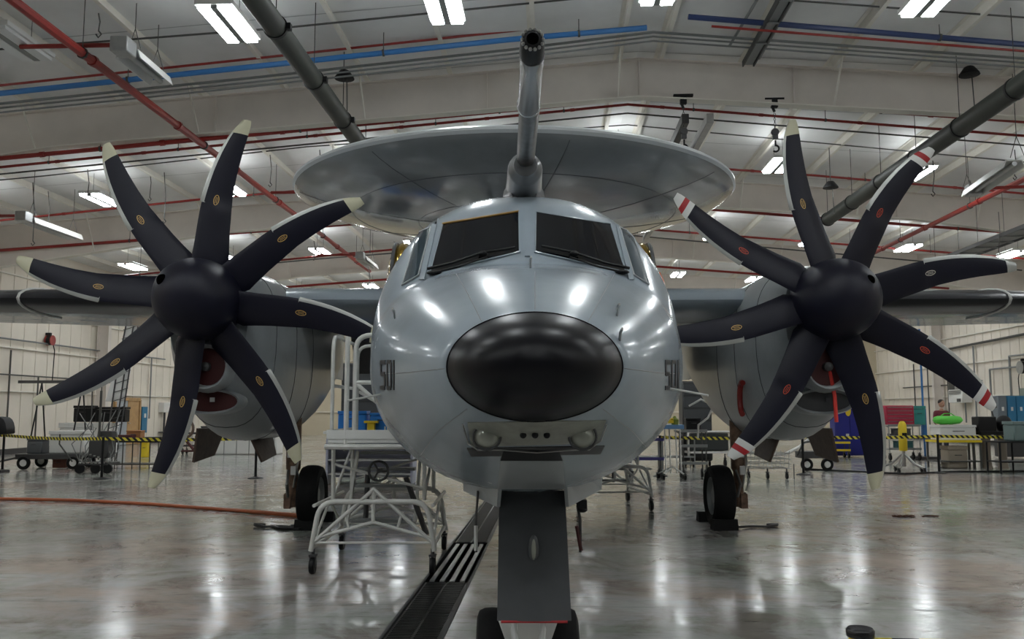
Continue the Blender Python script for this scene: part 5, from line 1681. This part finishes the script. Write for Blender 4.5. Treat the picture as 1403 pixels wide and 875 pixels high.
t = thing('blue_cabinet', 'deep blue cabinet with a yellow sticker behind the lowest right blade', 'cabinet', (p.x, p.y, 0), THB)
a = MB(); a.box((0, .3, 1.0), (1.0, .6, 1.9)); q = a.build('body', DEEPBLUE, t)
for s in (-1, 1): b_ = MB(); b_.box((s * .25, -.01, 1.0), (.48, .02, 1.8)); b_.build('door', DEEPBLUE, t)
a = MB(); a.ell((-.05, -.03, 1.6), (.10, .01, .2), 12, 8); a.build('sticker', YELLOW, t)
a = MB(); a.box((-.1, -.03, .75), (.1, .02, .1)); a.build('label_plate', WHITE, t)

# --- far right
p = G(1236, 630)
t = cart('shelf_cart', 'grey three shelf cart carrying the red toolbox at right', p, 1.05, .55, [.35, .75, 1.1], CONDUIT, GALV, 0, .1)
tb = thing('toolbox', 'red toolbox with drawers on the grey shelf cart', 'toolbox', (p.x - .12, p.y, 1.13))
a = MB(); a.box((0, 0, .32), (.95, .5, .62)); a.build('body', TOOLRED, tb)
for k in range(5):
    d_ = MB(); d_.box((0, -.26, .08 + k * .115), (.86, .02, .10)); q = d_.build('drawer', TOOLRED, tb)
    d_ = MB(); d_.box((0, -.28, .11 + k * .115), (.8, .02, .018)); d_.build('handle', STEEL, q)
case('teal_box', 'teal box to the right of the red toolbox', 'box', (p.x + .55, p.y + .05, 1.13), (.42, .45, .62), TEAL)
case('parts_box', 'dark box on the middle shelf of the grey shelf cart', 'box', (p.x, p.y, .78), (.5, .35, .24), DARKSTEEL)
case('parts_box', 'teal crate on the lowest shelf of the grey shelf cart', 'box', (p.x + .05, p.y, .38), (.5, .35, .24), mat('dark_teal', (.02, .09, .09), .5))
p = G(1260, 649)
t = thing('cylinder_stand', 'yellow cylinder on a silver star shaped base at right', 'jack', (p.x - .12, p.y + .6, 0))
a = MB(); a.lathe([(.09, .55), (.105, .6), (.105, 1.2), (.08, 1.28), (.04, 1.32)], (0, 0, 0), (0, 0, 1), 18); a.build('cylinder', YELLOW, t)
a = MB(); a.cyl((0, 0, .15), (0, 0, .6), .05, 10)
for k in range(5):
    an = 2 * pi * k / 5 + .3
    a.tube([(0, 0, .5), (.3 * cos(an), .3 * sin(an), .22), (.55 * cos(an), .55 * sin(an), .12)], .03, 6)
a.build('star_base', STEEL, t)
for k in range(5):
    an = 2 * pi * k / 5 + .3
    caster(t, .55 * cos(an), .55 * sin(an), .14, .055)
a = MB(); a.box((0, -.11, .95), (.12, .01, .14)); a.build('label_plate', BLACK, t)
# table with crate and bag
p = G(1308, 641)
frame_table('work_table', 'yellow edged table holding the white crate in front of the person', 'table', p, 1.25, .7, .78, YELLOW, DARKPIPE, 2, 0, .03, .2, .06)
case('white_crate', 'white crate on the yellow edged table at right', 'crate', (p.x, p.y, .78), (1.0, .6, .42), WHITE)
t = thing('green_bag', 'bright green bag lying on the white crate', 'bag', (p.x - .12, p.y, 1.24))
a = MB()
a.loft([[Vector((x, .22 * sy * cos(u) , .09 + .13 * sh * sin(u) + .015 * sin(7 * x + 3 * u))) for u in [2 * pi * k / 16 for k in range(16)]] for x, sy, sh in ((-.40, .2, .2), (-.36, .7, .6), (-.25, .95, .85), (-.05, 1, 1), (.15, 1, .95), (.32, .8, .7), (.40, .25, .2))])
a.build('body', GREEN, t)
a = MB(); a.tube([(-.2, 0, .2), (-.1, 0, .27), (.1, 0, .27), (.2, 0, .2)], .014, 6); a.build('handle', GREEN, t)
case('storage_box', 'tan box under the yellow edged table', 'box', (p.x, p.y, .0), (.55, .45, .62), mat('tan_box', (.35, .30, .24), .6))
# machine on pillars
p = G(1356, 641)
t = thing('bench_machine', 'black bench machine on dark pillars at the right edge', 'machine', (p.x + .05, p.y - .35, 0))
a = MB(); a.box((-.22, .2, 1.22), (.5, .4, .42)); a.ell((.33, .2, 1.22), (.22, .2, .25), 14, 8); a.box((.05, .2, .98), (1.0, .5, .10)); a.build('body', BLACK, t)
for x in (-.2, .25):
    q = MB(); q.lathe([(.16, 0), (.13, .08), (.11, .3), (.12, .8), (.16, .93)], (x, .2, 0), (0, 0, 1), 14); q.build('pillar', mat('pillar_brown', (.17, .14, .11), .5), t)
q = MB(); q.cyl((-.6, .1, 0), (-.6, .1, 1.2), .04, 8); q.tube([(.0, .1, 1.4), (-.05, .1, 1.62), (.1, .1, 1.7)], .02, 6); q.build('post', DARKPIPE, t)
p = G(1398, 648)
frame_table('work_table', 'black framed table cut off by the right edge', 'table', p, 1.4, .7, .82, BLACK, BLACK, 3, 0, .025, .3)
case('grey_cabinet', 'grey green cabinet on the black framed table at the right edge', 'cabinet', (p.x + .15, p.y, .82), (.8, .5, .5), mat('cabinet_greygreen', (.14, .20, .20), .5))
a = MB(); o = G(1140, 644); a.tube([G(x, y) - o + Vector((0, 0, .015)) for x, y in ((1100, 643), (1180, 647), (1240, 650), (1300, 647), (1403, 646), (1460, 645))], .03, 6)
tag(a.build('floor_cable', BLACK, None, loc=o), 'long black cable on the floor under the right hand belt', 'cable')

# --- person standing behind the crate
p = G(1293, 634)
pe = thing('person', 'person in a maroon shirt standing behind the white crate', 'person', (p.x, p.y, 0), .15)
pe.scale = (1.05, 1.05, 1.05)
def skin_fig(name, joints, edges, radii, m, parent, root=0):
    me = bpy.data.meshes.new(name); me.from_pydata([tuple(j) for j in joints], edges, []); me.update()
    ob = bpy.data.objects.new(name, me); COL.objects.link(ob); ob.parent = parent
    me.materials.append(m)
    sk = ob.modifiers.new('skin', 'SKIN'); sk.use_smooth_shade = True
    if not me.skin_vertices: 
        me.attributes.new('dummy', 'FLOAT', 'POINT')
    for k, v in enumerate(me.skin_vertices[0].data):
        v.radius = radii[k]; v.use_root = (k == root)
    su = ob.modifiers.new('sub', 'SUBSURF'); su.levels = 1; su.render_levels = 1
    return ob
def body():
    ob = bpy.data.objects.new('tmp', bpy.data.meshes.new('tmp'))
    J = [(0, 0, .98), (0, 0, 1.15), (0, 0, 1.38), (0, -.01, 1.52), (0, -.03, 1.60),
         (-.19, 0, 1.46), (-.24, -.03, 1.18), (-.20, -.22, 1.05), (-.18, -.30, 1.02),
         (.19, 0, 1.46), (.24, -.03, 1.18), (.20, -.22, 1.05), (.18, -.30, 1.02),
         (-.10, 0, .92), (-.11, -.01, .50), (-.11, .03, .10), (-.11, -.12, .04),
         (.10, 0, .92), (.11, -.01, .50), (.11, .03, .10), (.11, -.12, .04)]
    E = [(0, 1), (1, 2), (2, 3), (3, 4), (2, 5), (5, 6), (6, 7), (7, 8), (2, 9), (9, 10), (10, 11), (11, 12), (0, 13), (13, 14), (14, 15), (15, 16), (0, 17), (17, 18), (18, 19), (19, 20)]
    R = [(.16, .11), (.15, .10), (.17, .11), (.06, .06), (.055, .055), (.07, .07), (.05, .05), (.038, .038), (.03, .022), (.07, .07), (.05, .05), (.038, .038), (.03, .022),
         (.10, .10), (.065, .065), (.05, .05), (.045, .035), (.10, .10), (.065, .065), (.05, .05), (.045, .035)]
    return J, E, R
J, E, R = body()
me = bpy.data.meshes.new('body'); me.from_pydata(J, E, []); me.update()
ob = bpy.data.objects.new('body', me); COL.objects.link(ob); ob.parent = pe
sk = ob.modifiers.new('skin', 'SKIN'); sk.use_smooth_shade = True
for k, v in enumerate(me.skin_vertices[0].data):
    v.radius = R[k]; v.use_root = (k == 0)
su = ob.modifiers.new('sub', 'SUBSURF'); su.levels = 1; su.render_levels = 1
dg = bpy.context.evaluated_depsgraph_get()
bm_ = bpy.data.meshes.new_from_object(ob.evaluated_get(dg))
bpy.data.objects.remove(ob)
bm_.materials.clear()
for x in (SHIRT, SKIN, JEANS, BLACK): bm_.materials.append(x)
for pg in bm_.polygons:
    c = pg.center; pg.use_smooth = True
    pg.material_index = 3 if c.z < .09 else (2 if c.z < 1.0 and abs(c.x) < .2 and c.y > -.15 else (1 if (c.z > 1.52 or (abs(c.x) > .12 and c.y < -.12 and c.z > .8)) else 0))
bo = bpy.data.objects.new('body', bm_); COL.objects.link(bo); bo.parent = pe
a = MB(); a.ell((0, -.035, 1.72), (.078, .098, .12), 20, 14)
a.ell((0, -.135, 1.71), (.014, .02, .022), 8, 6)
for s in (-1, 1): a.ell((s * .08, -.03, 1.71), (.014, .02, .03), 8, 6); a.ell((s * .032, -.122, 1.735), (.012, .008, .008), 8, 6, mi=1)
a.ell((0, -.128, 1.665), (.025, .008, .007), 8, 6, mi=2)
a.build('head', [SKIN, BLACK, TIPRED], pe)
a = MB(); a.ell((0, -.015, 1.765), (.085, .10, .085), 18, 10); a.build('hair', HAIR, pe)
for s in (-1, 1):
    h_ = MB(); c = Vector((s * .18, -.31, 1.02)); h_.ell(c + Vector((0, -.035, 0)), (.04, .05, .018), 12, 8)
    for k, (dx, L) in enumerate(((-.03, .065), (-.01, .078), (.011, .072), (.03, .056))):
        h_.tube([c + Vector((dx, -.07, .005)), c + Vector((dx * 1.1, -.07 - L * .6, .004)), c + Vector((dx * 1.1, -.07 - L, -.015))], [.009, .008, .006], 6)
    h_.tube([c + Vector((-s * .035, -.02, 0)), c + Vector((-s * .06, -.055, -.005)), c + Vector((-s * .058, -.085, -.012))], [.011, .009, .007], 6)
    h_.build('hand', SKIN, pe)
